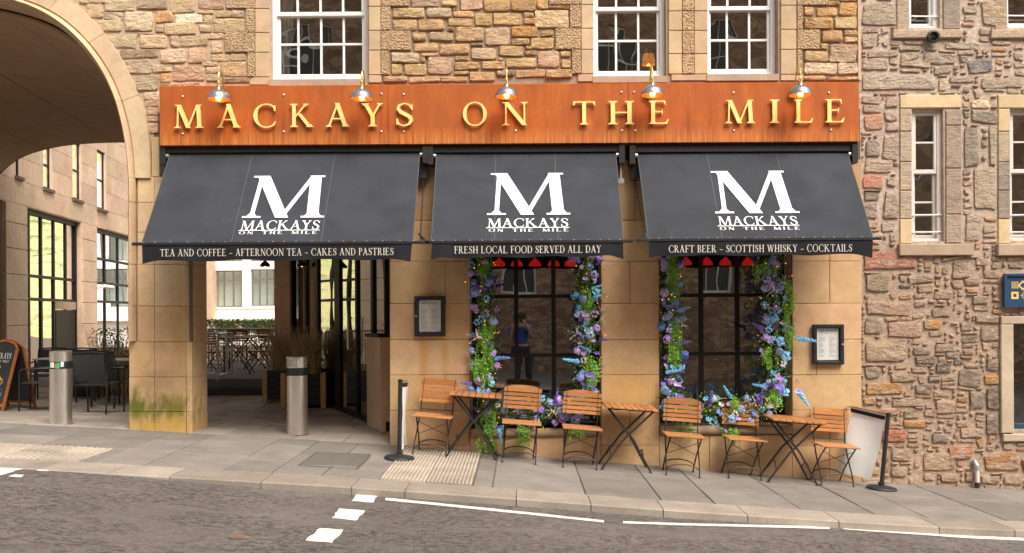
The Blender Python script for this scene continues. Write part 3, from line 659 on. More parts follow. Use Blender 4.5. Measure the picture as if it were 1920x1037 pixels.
# splayed glass screen of the passage
def onscreen(px): 
    h_ = hit(px, 600, SA, SN); return (h_ - SA).dot(SU)
def sp(t, off, z): p = SA + SU * t + SN * off; return (p.x, p.y, z)
def sbox(mb, t0, t1, o0, o1, z0, z1):
    v = [sp(t0, o0, z0), sp(t1, o0, z0), sp(t1, o1, z0), sp(t0, o1, z0), sp(t0, o0, z1), sp(t1, o0, z1), sp(t1, o1, z1), sp(t0, o1, z1)]
    return mb.add(v, [(0, 3, 2, 1), (4, 5, 6, 7), (0, 1, 5, 4), (1, 2, 6, 5), (2, 3, 7, 6), (3, 0, 4, 7)])
SCR = MB(); ts = {k: onscreen(k) for k in (729, 703, 700, 673, 640, 630, 597, 576, 556)}
for k, wd in ((701, .09), (671, .08), (635, .26), (597, .12), (576, .11), (550, .3)): t = onscreen(k); sbox(SCR, t - wd / 2, t + wd / 2, -.02, .03, .1, 3.4)
L_end = onscreen(548); sbox(SCR, 0, L_end, -.05, .05, .18, .34); sbox(SCR, 0, L_end, -.05, .05, 3.2, 3.4)
scr = SCR.build('glass_screen', M['blackpaint'], RB)
lw = MB(); t0, t1 = .02, onscreen(703); zt = hit(717, 632, SA, SN).z; sbox(lw, t0, t1, -.04, .12, -.1, zt); lw.build('ashlar_block', M['dressed'], RB, color=(.60, .44, .33))
mb = MB(); sbox(mb, t0, t1, -.06, .15, zt + .001, zt + .05); sbox(mb, t0, t0 + .05, -.03, .05, zt + .05, 3.4); mb.build('glazing_bar', M['blackpaint'], scr)
for a, b in ((729, 703), (699, 673), (670, 642), (628, 599), (595, 578), (574, 556)):
    mb = MB(); z0 = zt + .05 if a == 729 else .34; ta, tb = onscreen(a), onscreen(b); mb.quad(sp(ta, 0, z0), sp(tb, 0, z0), sp(tb, 0, 3.2), sp(ta, 0, 3.2)); mb.build('pane', M['mirrorglass'], scr, fixn=False)
mb = MB(); ta, tb = onscreen(666), onscreen(658); za, zb_ = hit(660, 596, SA, SN).z, hit(660, 654, SA, SN).z
mb.tube([sp(ta, .05, za), sp(ta, .11, za), sp(ta, .11, zb_), sp(ta, .05, zb_)], .014, 8); mb.build('handle', M['steel'], scr)
sbox(mb := MB(), onscreen(700), L_end, .05, .35, .12, .20); mb.build('threshold', M['slab2'], RB)

# ------------------------------------------------------------------ neighbouring building
M['room3'] = simple('pale_blind', (.34, .31, .285), .8)
M['weath'] = rubble('weathered_dressed_stone', .35, (.13, .11, .10), .5, .3, (.42, .35, .29))
NB = empty('neighbouring_building', label='old weathered rubble stone building with pink mortar on the right', cat='building')
NH = [(X_(1711), X_(1772), Z_(457), Z_(203)), (X_(1895), X_(1956), Z_(457), Z_(204)), (X_(1706), X_(1767), Z_(56), Z_(-210)), (X_(1890), X_(1951), Z_(57), Z_(-210)), (X_(1899), X_(2110), Z_(812), Z_(608))]
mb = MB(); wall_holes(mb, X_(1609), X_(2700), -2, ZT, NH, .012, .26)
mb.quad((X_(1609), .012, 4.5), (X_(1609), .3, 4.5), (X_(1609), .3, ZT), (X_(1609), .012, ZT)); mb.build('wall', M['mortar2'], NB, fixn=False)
mb = MB(); mb.quad((X_(1609), 8, -2), (X_(2700), 8, -2), (X_(2700), 8, ZT), (X_(1609), 8, ZT)); mb.quad((X_(1609), 0.012, ZT), (X_(2700), 0.012, ZT), (X_(2700), 8, ZT), (X_(1609), 8, ZT)); mb.build('rear_wall', M['mortar2'], NB, fixn=False)
DG, BG, RD, PG, OR, PY_ = (.225, .19, .165), (.335, .27, .215), (.42, .215, .155), (.40, .30, .245), (.46, .27, .12), (.64, .48, .30)
occ = []       # rectangles already used, photo pixels
def nb(x0, y0, x1, y1, c, name='stone', **k):
    occ.append((x0, y0, x1, y1)); kw = dict(prot=.012, jit=.17, grow=.014); kw.update(k)
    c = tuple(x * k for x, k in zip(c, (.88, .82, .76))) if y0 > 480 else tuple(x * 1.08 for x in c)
    put_stone(name, (x0, y0, x1, y1), jitc(c, .05, .03), NB, M['rubble2'], **kw)
def jb(x0, y0, x1, y1, c, m='dressed', proud=.02):
    occ.append((x0, y0, x1, y1)); block('dressed_stone', x0, y0, x1, y1, jitc(c, .04, .02), NB, M['weath'] if c[0] < .4 else M[m], Y=.012, proud=proud, ch=.009)
for a in (0, 184):
    jb(1687 + a, 177, 1802 + a, 203, PY_)
    ys = [203.5, 246.5, 303.5, 357, 410.5, 457.5]; cl = [BG, BG, BG, BG, PY_] if a == 0 else [PY_, BG, DG, DG, PY_]
    for y0, y1, c in zip(ys, ys[1:], cl): jb(1687 + a, y0 + .5, 1710 + a, y1, c)
    for y0, y1 in ((206, 235), (235.5, 315.5), (316, 401.5), (402, 456)): jb(1773 + a, y0, 1803 + a, y1, (.27, .215, .175))
    jb(1683 + a, 457.5, 1822 + a, 480, (.45, .335, .25), proud=.07)
    jb(1681 + a, 0 - 60, 1705 + a, 60, (.33, .25, .19)); jb(1768 + a, -60, 1800 + a, 55, DG); jb(1672 + a, 56.5, 1803 + a, 73, (.36, .28, .21), proud=.05)
nb(1803.5, 237, 1838, 316, DG, jit=.2); nb(1806, 403, 1840, 452, BG, jit=.2); nb(1854, 236, 1870, 310, BG); nb(1826, 314, 1870, 397, BG, jit=.2)
for r_ in ((150,165,255,245,RD),(148,80,235,112,BG),(150,118,240,158,BG),(258,80,325,138,PG),(160,288,235,378,DG),(245,260,330,395,BG),(155,385,290,450,PG),(152,460,245,532,(.50,.20,.14)),(262,470,310,520,BG),(160,545,228,588,DG),(160,595,228,672,(.26,.19,.18)),(247,542,332,675,BG),(155,835,410,930,(.36,.165,.125)),(158,945,275,1037,BG),(672,150,803,212,DG),(680,100,765,138,PY_),(578,875,675,965,BG),(700,868,755,900,BG),(370,950,495,985,BG),(415,990,490,1030,PG),(645,962,720,1000,BG),(258,148,318,205,PG),(262,208,325,252,PG),(150,680,230,720,PG),(240,690,310,740,PG),(160,740,240,800,PG)):
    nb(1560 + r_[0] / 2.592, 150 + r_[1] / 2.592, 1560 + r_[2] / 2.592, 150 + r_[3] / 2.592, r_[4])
for r_ in ((1110,5,1280,130,BG),(1705,0,1830,130,(.33,.24,.17)),(1110,370,1480,455,(.40,.33,.28)),(1640,290,1765,365,(.18,.175,.18)),(1705,385,1920,440,BG),(1550,378,1670,415,BG),(1490,390,1535,455,PG),(1110,165,1180,245,BG),(1140,255,1290,285,BG),(1300,230,1400,255,BG),(1420,270,1580,320,BG),(1300,310,1450,335,BG),(1470,330,1560,370,BG),(1110,290,1240,350,PG),(1620,30,1690,70,BG),(1530,215,1700,245,BG),(1600,280,1640,310,DG)):
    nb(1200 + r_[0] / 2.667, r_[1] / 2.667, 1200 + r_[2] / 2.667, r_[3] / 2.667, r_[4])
for r_ in ((145,145,0,0,0),(150,150,348,215,(.42,.30,.25)),(145,222,232,300,BG),(245,240,397,312,PG),(145,318,330,425,(.40,.31,.24)),(402,238,482,278,OR),(150,510,315,570,OR),(138,578,192,612,OR),(265,582,405,618,BG),(140,628,298,660,RD),(220,722,330,775,(.42,.18,.12)),(455,590,545,650,PG),(555,450,660,530,DG),(605,548,678,635,DG),(682,535,738,630,(.16,.13,.115)),(680,405,740,460,DG),(672,475,740,522,OR),(370,522,440,565,DG),(315,632,388,668,BG),(408,630,460,662,PG),(315,680,410,710,OR),(682,640,740,740,DG),(675,822,830,905,(.36,.215,.11)),(838,840,900,905,(.36,.22,.13)),(260,800,355,858,PG),(515,785,625,850,RD),(400,820,545,905,PG),(565,712,665,760,PG),(440,735,520,780,DG),(635,215,735,250,BG),(655,262,740,328,BG),(620,130,690,165,BG),(440,180,530,225,BG),(450,105,530,140,BG),(360,355,435,390,DG),(350,440,425,470,BG),(460,425,530,465,(.17,.15,.14)),(260,470,370,510,BG),(145,440,215,495,BG),(425,478,480,510,DG),(370,395,460,430,DG),(455,340,550,378,BG),(505,380,560,402,DG),(540,408,580,432,(.17,.15,.14)),(580,365,625,390,BG),(570,240,620,280,BG),(380,80,440,112,BG),(530,20,610,50,BG),(480,910,560,950,PG),(590,905,640,950,PG),(660,920,740,960,BG),(760,920,840,965,PG),(260,880,330,930,BG)):
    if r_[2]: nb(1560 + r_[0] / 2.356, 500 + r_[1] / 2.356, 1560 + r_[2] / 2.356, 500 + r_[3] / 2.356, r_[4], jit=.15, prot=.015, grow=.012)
# stone frame of the shop window
for r_ in ((1874, 592, 2130, 607.5), (1874, 608, 1898.5, 812), (1878, 812.5, 2130, 827)): jb(*r_, (.50, .40, .30), proud=.05)
occ += [(1881, 510, 1965, 578), (1824, 866, 1842, 916), (1735, 60, 1757, 82), (1704, -80, 1774, 60), (1888, -80, 1960, 60), (1708, 200, 1774, 458), (1892, 200, 1960, 458), (1896, 600, 2110, 815)]
# fill with small irregular rubble between the mapped stones
ST = 2.5; gx0, gy0, gx1, gy1 = 1614, -45, 1990, 935; nxg, nyg = int((gx1 - gx0) / ST), int((gy1 - gy0) / ST)
grid = bytearray(nxg * nyg)
def mark(x0, y0, x1, y1):
    for j in range(max(0, int((y0 - gy0) / ST + .3)), min(nyg, int((y1 - gy0) / ST + .9))):
        for i in range(max(0, int((x0 - gx0) / ST + .3)), min(nxg, int((x1 - gx0) / ST + .9))): grid[j * nxg + i] = 1
for r_ in occ: mark(*r_)
small = []
for j in range(nyg):
    for i in range(nxg):
        if grid[j * nxg + i]: continue
        wmax = random.choice((5, 7, 9, 11, 14, 17)); hmax = random.choice((3, 4, 5, 5, 6, 8))
        wd = 0
        while wd < wmax and i + wd < nxg and not grid[j * nxg + i + wd]: wd += 1
        hd = 1; hmax = min(hmax, max(2, wd))
        while hd < hmax and j + hd < nyg and not any(grid[(j + hd) * nxg + i + q] for q in range(wd)): hd += 1
        for q in range(hd):
            for p in range(wd): grid[(j + q) * nxg + i + p] = 1
        if wd >= 3 and hd >= 2 and wd >= hd * .8: small.append((wd * hd, gx0 + i * ST, gy0 + j * ST, gx0 + (i + wd) * ST, gy0 + (j + hd) * ST))
small.sort(reverse=True); room_left = 296 - len([o for o in NB.children if o.name.startswith('stone')])
pal = [BG, BG, PG, PG, (.40, .30, .23), DG, (.46, .34, .26), (.38, .29, .22), (.43, .28, .2), (.40, .25, .13)]
for k, (ar, x0, y0, x1, y1) in enumerate(small[:room_left + 30]):
    if len([1 for o in NB.children if o.name.startswith('stone')]) > 296: break
    top = y0 < 480; sh = 1
    if (x1 - x0 < 13 or y1 - y0 < 7) and random.random() < .3: continue
    ins = random.uniform(1.0, 3.2)
    nb(x0 + ins, y0 + ins * .8, x1 - ins, y1 - ins * .8, random.choice(pal), jit=.27, grow=.013, prot=random.uniform(.004, .012))
SMALL = MB()
for ar, x0, y0, x1, y1 in small[room_left + 30:]:
    if random.random() < .35: continue
    v, f, c = stone('s', x0 + 1, y0 + .8, x1 - 1, y1 - .8, None, None, None, prot=.016, jit=.2); SMALL.add([(p[0] + c.x, p[1], p[2] + c.z) for p in v], f)
if SMALL.v: SMALL.build('small_stones', M['rubble2'], NB, smooth=True, kind='stuff', color=(.40, .30, .235), fixn=False)
# its windows
for a in (0, 184):
    sash(NB, 1711 + a, 1772 + a, 457, (), (383, 271.5), 327, 203, Y=.07, bottom=13, gm='oldglass', pm='cream', bw_=3.2)
    sash(NB, 1706 + a, 1767 + a, 56.5, (), (-20, -120), -75, -210, Y=.07, bottom=13, gm='oldglass', pm='white', bw_=3.2)
    for py in (403, 435):
        mb = MB(); q0, q1 = W(1709 + a, py, .06), W(1777 + a, py + 1, .06); mb.bar((X_(1709 + a), .06, q0.z), (X_(1774 + a), .06, q0.z), .016, .016); mb.build('security_bar', M['white'], NB)
    mb = MB(); mb.bar((X_(1704 + a), .05, Z_(32)), (X_(1769 + a), .05, Z_(33)), .014, .014); mb.build('security_bar', M['white'], NB)
room('interior', X_(1640), X_(1860), .30, .75, Z_(500), Z_(150), 'room3', NB); room('interior', X_(1862), X_(2030), .30, .75, Z_(500), Z_(150), 'room3', NB)
room('interior', X_(1640), X_(2050), .30, 2.5, Z_(100), Z_(-250), 'room2', NB); room('interior', X_(1850), X_(2400), .34, 2.5, -1, Z_(560), 'room2', NB)
BLUE = simple('navy_paint', (.015, .055, .12), .4); M['navy'] = BLUE
mb = MB(); x0, x1, z0, z1 = X_(1899), X_(2110), Z_(812), Z_(608); mb.box(x0, x0 + .05, .1, .2, z0, z1); mb.box(x1 - .05, x1, .1, .2, z0, z1); mb.box(x0 + .05, x1 - .05, .1, .2, z0, z0 + .06); mb.box(x0 + .05, x1 - .05, .1, .2, z1 - .05, z1)
wn = mb.build('shop_window', BLUE, NB); mb = MB(); mb.quad((x0 + .05, .15, z0 + .06), (x1 - .05, .15, z0 + .06), (x1 - .05, .15, z1 - .05), (x0 + .05, .15, z1 - .05)); mb.build('pane', M['oldglass'], wn, fixn=False)
mb = MB(); p = W(1745, 72); mb.lathe([(.058, 0), (.075, 0), (.08, .015), (.075, .03), (.055, .035), (.045, .02), (.04, -.08), (.001, -.08)], 16); mb.xf(Matrix.Translation((p.x, -.06, p.z)) @ Matrix.Rotation(R(90), 4, 'X') @ Matrix.Scale(1, 4))
mb.build('vent_pipe', M['iron'], NB, smooth='auto')

# ------------------------------------------------------------------ ground
KY = -2.60; KB = -2.15
def kh(x): t = min(1, max(0, (x + 4.3) / 2.6)); t = t * t * (3 - 2 * t); return .008 + .062 * t
def rz(x, y=0): return gx(x) + cross(x) - kh(x)
def sheet(name, xs, ys, fz, mat, kind='structure'):
    mb = MB(); n = len(xs)
    for y in ys:
        for x in xs: mb.v.append((x, y, fz(x, y)))
    for j in range(len(ys) - 1):
        for i in range(n - 1): q = j * n + i; mb.f.append((q, q + 1, q + 1 + n, q + n))
    return mb.build(name, mat, kind=kind, fixn=False)
XS = [-60, -30, -14] + [p[0] for p in GP[1:-1]] + [-12, -10, -8, -5.5, -3.4, -3, -2.5, -2, -.8, .5, 2, 2.6, 12, 14, 20, 45]; XS += [p[0] for p in CS]; XS = sorted(set(XS))
road = sheet('road', XS, [-9.5, -5, KY + .02], rz, M['asphalt'])
opp = sheet('far_pavement', XS, [-16, -9.5], lambda x, y: gx(x) + .02, M['slab'])
pave = sheet('pavement', [x for x in XS], [KB - .3, -1.2, .02], lambda x, y: gz(x, y) - .012, M['joint'])
court = sheet('courtyard_ground', XS, [.02, .6, 1.2, 2, 3, 5, 8, 12, 20, 40, 70, 150], lambda x, y: gz(x, y) - .012, M['joint'])
def flag(name, poly, parent, mat, fz=gz, th=.0, ch=.006, color=(1, 1, 1), lift=0):
    "paving stone: polygon in plan following the ground"
    cx = sum(p[0] for p in poly) / len(poly); cy = sum(p[1] for p in poly) / len(poly); cz = fz(cx, cy)
    mb = MB(); n = len(poly); tz = random.uniform(-.003, .003)
    area_c = Vector((cx, cy))
    def ins(p, d):
        v = Vector(p) - area_c; L = max(abs(v.x), abs(v.y), 1e-4)
        return (p[0] - math.copysign(min(d, abs(v.x) * .5), v.x), p[1] - math.copysign(min(d, abs(v.y) * .5), v.y))
    for d, z in ((.006, -.02), (.006, lift - ch + tz), (.006 + ch, lift + tz)):
        for p in poly: q = ins(p, d); mb.v.append((q[0] - cx, q[1] - cy, fz(*q) - cz + z))
    for r_ in range(2):
        for k in range(n): a = r_ * n + k; b = r_ * n + (k + 1) % n; mb.f.append((a, b, b + n, a + n))
    mb.f.append(tuple(range(2 * n, 3 * n)))
    return mb.build(name, mat, parent, loc=(cx, cy, cz), fixn=False, color=color)
kb = lambda px: (px - PX) / F * (KB - CAMY)
cols = [-7.6, -6.8, -5.95, -5.1, kb(166), kb(266), kb(417), kb(507), kb(600), kb(709), kb(884), kb(921), kb(1096), kb(1238), kb(1339), kb(1500), kb(1639), kb(1736), kb(1886)]
while cols[-1] < 11: cols.append(cols[-1] + random.uniform(.65, 1.0))
for i, (a, b) in enumerate(zip(cols, cols[1:])):
    if abs(a - kb(709)) < .01: continue
    cuts = [KB, 0]; lim = 0
    ncut = random.choice((2, 2, 3)); base_ = sorted(random.uniform(-1.75, -.35) for _ in range(ncut))
    cc = [KB]
    for y in base_:
        if y - cc[-1] > .4: cc.append(y)
    if -cc[-1] < .3: cc[-1] = -.35
    cc.append(.0)
    if b < -4.15: # blister tiles lie along the kerb here
        cc = [-1.33 if b < -4 else KB] + [y for y in cc[1:] if y > -.95]
    if a < -1.6 or b < -4.7: cc[-1] = .0
    for y0, y1 in zip(cc, cc[1:]):
        if abs(a - kb(507)) < .01 and y0 < -1.3 < y1: pass
        flag('paving_slab', [(a, y0), (b, y0), (b, y1), (a, y1)], pave, M['slab'])
# inspection cover let into the pavement
p0, p1, p2, p3 = [onground(*p) for p in ((563, 873), (672, 875), (690, 851), (590, 849))]
cv = flag('inspection_cover', [(p0.x, p0.y), (p1.x, p1.y), (p1.x, p2.y), (p0.x, p3.y)], pave, simple('worn_cover', (.15, .135, .12), .6, 0, 20, .25, .4), lift=.009)
fr = MB(); a0, b0, a1, b1 = p0.x - .02, p0.y - .02, p1.x + .02, p3.y + .02
for q in (((a0, b0), (a0 + .018, b1)), ((a1 - .018, b0), (a1, b1)), ((a0, b0), (a1, b0 + .018)), ((a0, b1 - .018), (a1, b1))):
    (x0, y0), (x1, y1) = q; fr.quad((x0, y0, gz(x0, y0) + .0085), (x1, y0, gz(x1, y0) + .0085), (x1, y1, gz(x1, y1) + .0085), (x0, y1, gz(x0, y1) + .0085))
fr.build('cover_frame', simple('rusty_frame', (.15, .10, .07), .8, 0, 30, .3), pave, fixn=False)
# corduroy warning tiles
x0, x1 = kb(709) + .004, kb(884) - .004; w_ = (x1 - x0) / 2
for i in range(2):
    for j in range(5):
        a, b = x0 + i * w_, x0 + (i + 1) * w_; y0 = KB + j * .40; y1 = min(y0 + .40, -.12)
        t_ = flag('tactile_tile', [(a, y0), (b, y0), (b, y1), (a, y1)], pave, M['tactbase'])
        mb = MB(); cx, cy, cz = t_.location; nr = 12
        for r_ in range(nr):
            u = a + (r_ + .5) * (b - a) / nr; h = .012; hw = .0095
            pts = [(u - hw - .004, 0), (u - hw, h), (u + hw, h), (u + hw + .004, 0)]
            for yy in (y0 + .012, y1 - .012): mb.v += [(q - cx, yy - cy, gz(q, yy) - cz + z + .0005) for q, z in pts]
            n = len(mb.v) - 8; mb.f += [(n, n + 1, n + 5, n + 4), (n + 1, n + 2, n + 6, n + 5), (n + 2, n + 3, n + 7, n + 6), (n, n + 3, n + 2, n + 1), (n + 4, n + 5, n + 6, n + 7)]
        mb.build('ribs', M['tactile'], t_, fixn=False)
flag('paving_slab', [(x0, -.12), (x1, -.12), (x1, 0), (x0, 0)], pave, M['slab'])
# blister paving at the crossing
M['tactbase2'] = slabs('worn_tactile', (.38, .32, .255))
dome = MB()
for i in range(6):
    for j in range(6):
        dome.lathe([(.021, 0), (.016, .008), (.0, .0085)], 8, (-.2 + .033 + i * .0667, -.2 + .033 + j * .0667, .0005))
DM = dome.mesh('blisters'); DM.materials.append(M['tactile'])
xa = -7.55
while xa < -4.35:
    for j in range(2):
        y0 = KB + j * .41; t_ = flag('tactile_tile', [(xa, y0), (xa + .4, y0), (xa + .4, y0 + .4), (xa, y0 + .4)], pave, M['tactbase2'])
        d_ = bpy.data.objects.new('blisters', DM); C.objects.link(d_); d_.parent = t_; d_.rotation_euler = (0, math.atan2(-(gx(xa + .4) - gx(xa)), .4), 0)
    xa += .405
XE = xa
flag('paving_slab', [(XE, KB), (kb(166), KB), (kb(166), KB + .82), (XE, KB + .82)], pave, M['slab'])
# kerb stones
kf = lambda px: (px - PX) / F * (KY - CAMY)
ks = [-7.5, -6.6, -5.6, kf(70), kf(200), kf(315), kf(487), kf(657), kf(757), kf(966), kf(1106), kf(1242), kf(1400), kf(1571), kf(1759), kf(1901)]
while ks[-1] < 11: ks.append(ks[-1] + .85)
for a, b in zip(ks, ks[1:]):
    mb = MB(); g = .004; prof = [(KB - .004, -.1), (KB - .004, 0), (KY + .014, .0), (KY + .003, -.011), (KY, -.12)]
    for x in (a + g, b - g): mb.v += [(x, y, gz(x, y) + z) for y, z in prof]
    n = len(prof); mb.f = [(k, k + n, k + 1 + n, k + 1) for k in range(n - 1)] + [tuple(range(n)), tuple(range(2 * n - 1, n - 1, -1))]
    mb.build('kerb_stone', M['kerb'], pave)
# courtyard paving through the passages
for (xa, xb, ya, yb) in ((-9.5, -1.6, .0, 9.6),):
    y = ya
    while y < yb:
        h = random.uniform(.35, .6); x = xa + random.uniform(-.5, 0)
        while x < xb:
            wd = random.uniform(.5, 1.0)
            if not (x < X_(243) + .0 < x + wd and y < .5 and False):
                x2 = min(x + wd, -1.5)
                if x2 - x > .1: flag('paving_slab', [(x, y), (x2, y), (x2, y + h), (x, y + h)], court, M['slab2'], lift=random.uniform(-.003, .003))
            x += wd
        y += h
# painted markings on the road: outline points are read where they lie on the carriageway
def paintpoly(px, lift=.004, name='painted_marking', mat='paint', rag=.009):
    P = [onground(x, y, rz) for x, y in px]; mb = MB(); v = []
    for a, b in zip(P, P[1:] + P[:1]):
        L = (b - a).length; n = max(1, int(L / .06)) if L < 1 else max(2, int(L / .25))
        for k in range(n):
            q = a.lerp(b, k / n); r_ = rag if k else rag * .3; q += Vector((random.uniform(-r_, r_), random.uniform(-r_, r_), 0)) * (.3 if L > 1 else 1); v.append((q.x, q.y, rz(q.x) + lift))
    c = sum((Vector(q) for q in v), Vector()) / len(v)
    if len(px) == 4 and (P[1] - P[0]).length > 1:      # long line: strip of quads
        mb.v = []; n = 24
        for k in range(n + 1):
            for A, B in ((P[0], P[1]), (P[3], P[2])):
                q = A.lerp(B, k / n); mb.v.append((q.x + random.uniform(-.004, .004), q.y + random.uniform(-.004, .004), rz(q.x) + lift))
        mb.f = [(2 * k, 2 * k + 2, 2 * k + 3, 2 * k + 1) for k in range(n)]
    else: mb.v = v + [(c.x, c.y, rz(c.x) + lift)]; m_ = len(v); mb.f = [(k, (k + 1) % m_, m_) for k in range(m_)]
    return mb.build(name, M[mat], road, fixn=True)
for q in (((659, 940), (700, 943), (710, 927), (670, 925)), ((622, 972), (668, 977), (685, 958), (636, 954)), ((573, 1014), (623, 1019), (644, 994), (600, 991)),
          ((-60, 893), (0, 892), (52, 877), (-60, 873)), ((15, 894), (40, 896), (46, 891), (28, 890)), ((68, 883), (90, 884), (94, 881), (74, 880)),
          ((722, 938.5), (1133, 980.5), (1133, 976.5), (724, 934)), ((1168, 982), (1555, 992.5), (1556, 988), (1168, 978)), ((1582, 993), (1960, 1016.5), (1960, 1011), (1580, 989)), ((1990, 1019), (2600, 1060), (2600, 1054), (1990, 1013.5))):
    paintpoly(q)
M['patch'] = simple('rusty_pothole_patch', (.20, .12, .08), .9, 0, 25, .35, .5); paintpoly([(428, 1007), (446, 1010), (470, 1012), (476, 1008), (455, 1003), (440, 1002)], .003, 'pothole_patch', 'patch')
# litter and small debris on pavement and road
mb = MB()
for k in range(90):
    x = random.uniform(-5.6, 5.2); y = random.choice((random.uniform(-2.1, -.05), random.uniform(KY - .25, KY - .01), random.uniform(KY - .25, KY - .01))); z = (gz(x, y) if y > KY else rz(x)) + .004; r_ = random.uniform(.004, .012)
    a = random.uniform(0, 3); mb.add([(x + r_ * math.cos(a + t), y + r_ * .8 * math.sin(a + t), z + random.uniform(0, .004)) for t in (0, 1.5, 3.1, 4.6)], [(0, 1, 2, 3)])
mb.build('litter', simple('leaf_litter', (.38, .26, .14), .8, 0, 9, .4), kind='stuff', fixn=False, label='small leaves and grit scattered on pavement')['category'] = 'litter'

# ------------------------------------------------------------------ buildings in the distance
PK2 = (.66, .48, .36)
def frame(o, u, n):     # local x along u, y along n (away from viewer)
    return Matrix(((u.x, n.x, 0, o.x), (u.y, n.y, 0, o.y), (0, 0, 1, o.z), (0, 0, 0, 1)))
CB = empty('courtyard_building', label='long pink sandstone building with tall glazed bays behind the archway', cat='building')
u = Vector((SK, 1, 0)).normalized(); nn = Vector((-u.y, u.x, 0)); o = Vector((-12.6, 14, 0)); MC = frame(o, u, nn)
def cbt(px, py): h_ = hit(px, py, o, nn); return ((h_ - o).dot(u), h_.z)
def cbbox(mb, t0, t1, d0, d1, z0, z1):
    b = MB().box(t0, t1, d0, d1, z0, z1).xf(MC); return mb.add(b.v, b.f)
# bays: (x left, x right) in the photograph, top and transoms
gt = lambda px: cbt(px, 600)[0]
ztop = cbt(48, 388)[1]
bays = [(-60, 8), (49, 153), (180, 262)]
slots = [(82, 98, 262, 352), (137, 153, 262, 372), (183, 199, 280, 390), (241, 247, 306, 400), (30, 40, 240, 330), (-28, -16, 220, 310)]
holes = [(gt(a), gt(b), .3, ztop) for a, b in bays] + [(gt(a), gt(b), cbt(a, d)[1], cbt(a, c)[1]) for a, b, c, d in slots]
mb = MB(); wall_holes(mb, -12, 45, -.5, 10.5, holes, 0, .19); mb.xf(MC).build('wall', M['dressed'], CB, color=PK2, fixn=False)
mb = MB(); cbbox(mb, -12, 45, .0, 6, 10.5, 10.6); mb.build('roof', M['joint'], CB)
mb = MB(); cbbox(mb, -12, 45, 2.6, 2.7, -.5, 10.5); mb.build('rear_wall', M['room2'], CB)
# facing slabs between the openings
zs = [.3 + k * .62 for k in range(8)]; zs = [z for z in zs if z < ztop] + [ztop]
for a, b in ((8, 49), (153, 180), (262, 330)):
    ta, tb = gt(a) + .01, gt(b) - .01
    for z0, z1 in zip(zs, zs[1:]):
        m_ = MB(); cbbox(m_, ta, tb, -.05, .05, z0 + .008, z1 - .008); m_.build('facing_slab', M['dressed'], CB, color=jitc(PK2, .07, .04), bevel=.006)
z = ztop + .02; row = 0
while z < 10:
    t = gt(-60) + (row % 2) * .5
    while t < 34:
        wd = random.choice((.9, 1.2, 1.5)); hit_ = False
        t1 = t + wd; cuts = [(t, t1)]
        for h in holes[3:]:
            if h[2] < z + .6 and h[3] > z:
                nc = []
                for a, b in cuts:
                    if h[0] < b and h[1] > a:
                        if h[0] - a > .1: nc.append((a, h[0]))
                        if b - h[1] > .1: nc.append((h[1], b))
                    else: nc.append((a, b))
                cuts = nc
        for a, b in cuts:
            m_ = MB(); cbbox(m_, a + .004, b - .004, -.014, .05, z + .004, z + .576); m_.build('facing_slab', M['dressed'], CB, color=jitc(PK2, .09, .04), bevel=.004)
        t = t1
    z += .58; row += 1
def bay(a, b, vs, trans, solid=None):
    ta, tb = gt(a), gt(b); z0, z1 = .3, ztop; m_ = MB(); f = .10
    cbbox(m_, ta, ta + f, .12, .25, z0, z1); cbbox(m_, tb - f, tb, .12, .25, z0, z1); cbbox(m_, ta, tb, .11, .25, z1 - .12, z1); cbbox(m_, ta, tb, .11, .25, z0, z0 + .12)
    wn = m_.build('glazed_bay', M['blackpaint'], CB); V = [ta] + [gt(v) for v in vs] + [tb]; H = [z0] + sorted(trans) + [z1]
    for v in V[1:-1]: q = MB(); cbbox(q, v - .05, v + .05, .145, .175, z0, z1); q.build('glazing_bar', M['blackpaint'], wn)
    for h in H[1:-1]: q = MB(); cbbox(q, ta, tb, .147, .177, h - .04, h + .04); q.build('glazing_bar', M['blackpaint'], wn)
    for x, y in zip(V, V[1:]):
        for c, d in zip(H, H[1:]):
            q = MB(); tl = random.uniform(-.006, .006); q.quad(*[MC @ Vector(p) for p in ((x, .18 + tl, c), (y, .18 - tl, c), (y, .18 - tl, d), (x, .18 + tl, d))]); q.build('pane', M['baygl'], wn, fixn=False)
M['baygl'] = glass('bright_reflecting_glass', .9, (.5, .5, .5), 0, .01, .5)
tz1, tz2 = cbt(50, 515)[1], cbt(50, 560)[1]
bay(-60, 8, (-26,), (tz1, tz2)); bay(49, 153, (67, 90, 113, 135), (tz1, tz2)); bay(180, 262, (190, 207, 231), (cbt(190, 484)[1], cbt(190, 530)[1], cbt(190, 565)[1]))
for a, b, c, d in slots:
    ta, tb, z1, z0 = gt(a), gt(b), cbt(a, c)[1], cbt(a, d)[1]; m_ = MB(); f = .05
    cbbox(m_, ta, ta + f, .05, .12, z0, z1); cbbox(m_, tb - f, tb, .05, .12, z0, z1); cbbox(m_, ta, tb, .05, .12, z0, z0 + .06); cbbox(m_, ta, tb, .05, .12, z1 - .06, z1); cbbox(m_, ta, tb, .05, .12, (z0 + z1) / 2 - .03, (z0 + z1) / 2 + .03)
    wn = m_.build('slot_window', M['blackpaint'], CB); q = MB(); q.quad(*[MC @ Vector(p) for p in ((ta, .07, z0), (tb, .07, z0), (tb, .07, z1), (ta, .07, z1))]); q.build('pane', M['baygl'], wn, fixn=False)
    m_ = MB(); cbbox(m_, ta - .06, tb + .06, -.08, .1, z0 - .08, z0); m_.build('slot_sill', M['joint'], CB)
m_ = MB(); cbbox(m_, gt(115), gt(151), .135, .185, .3, cbt(115, 581)[1]); dr = m_.build('door', M['blackpaint'], CB)
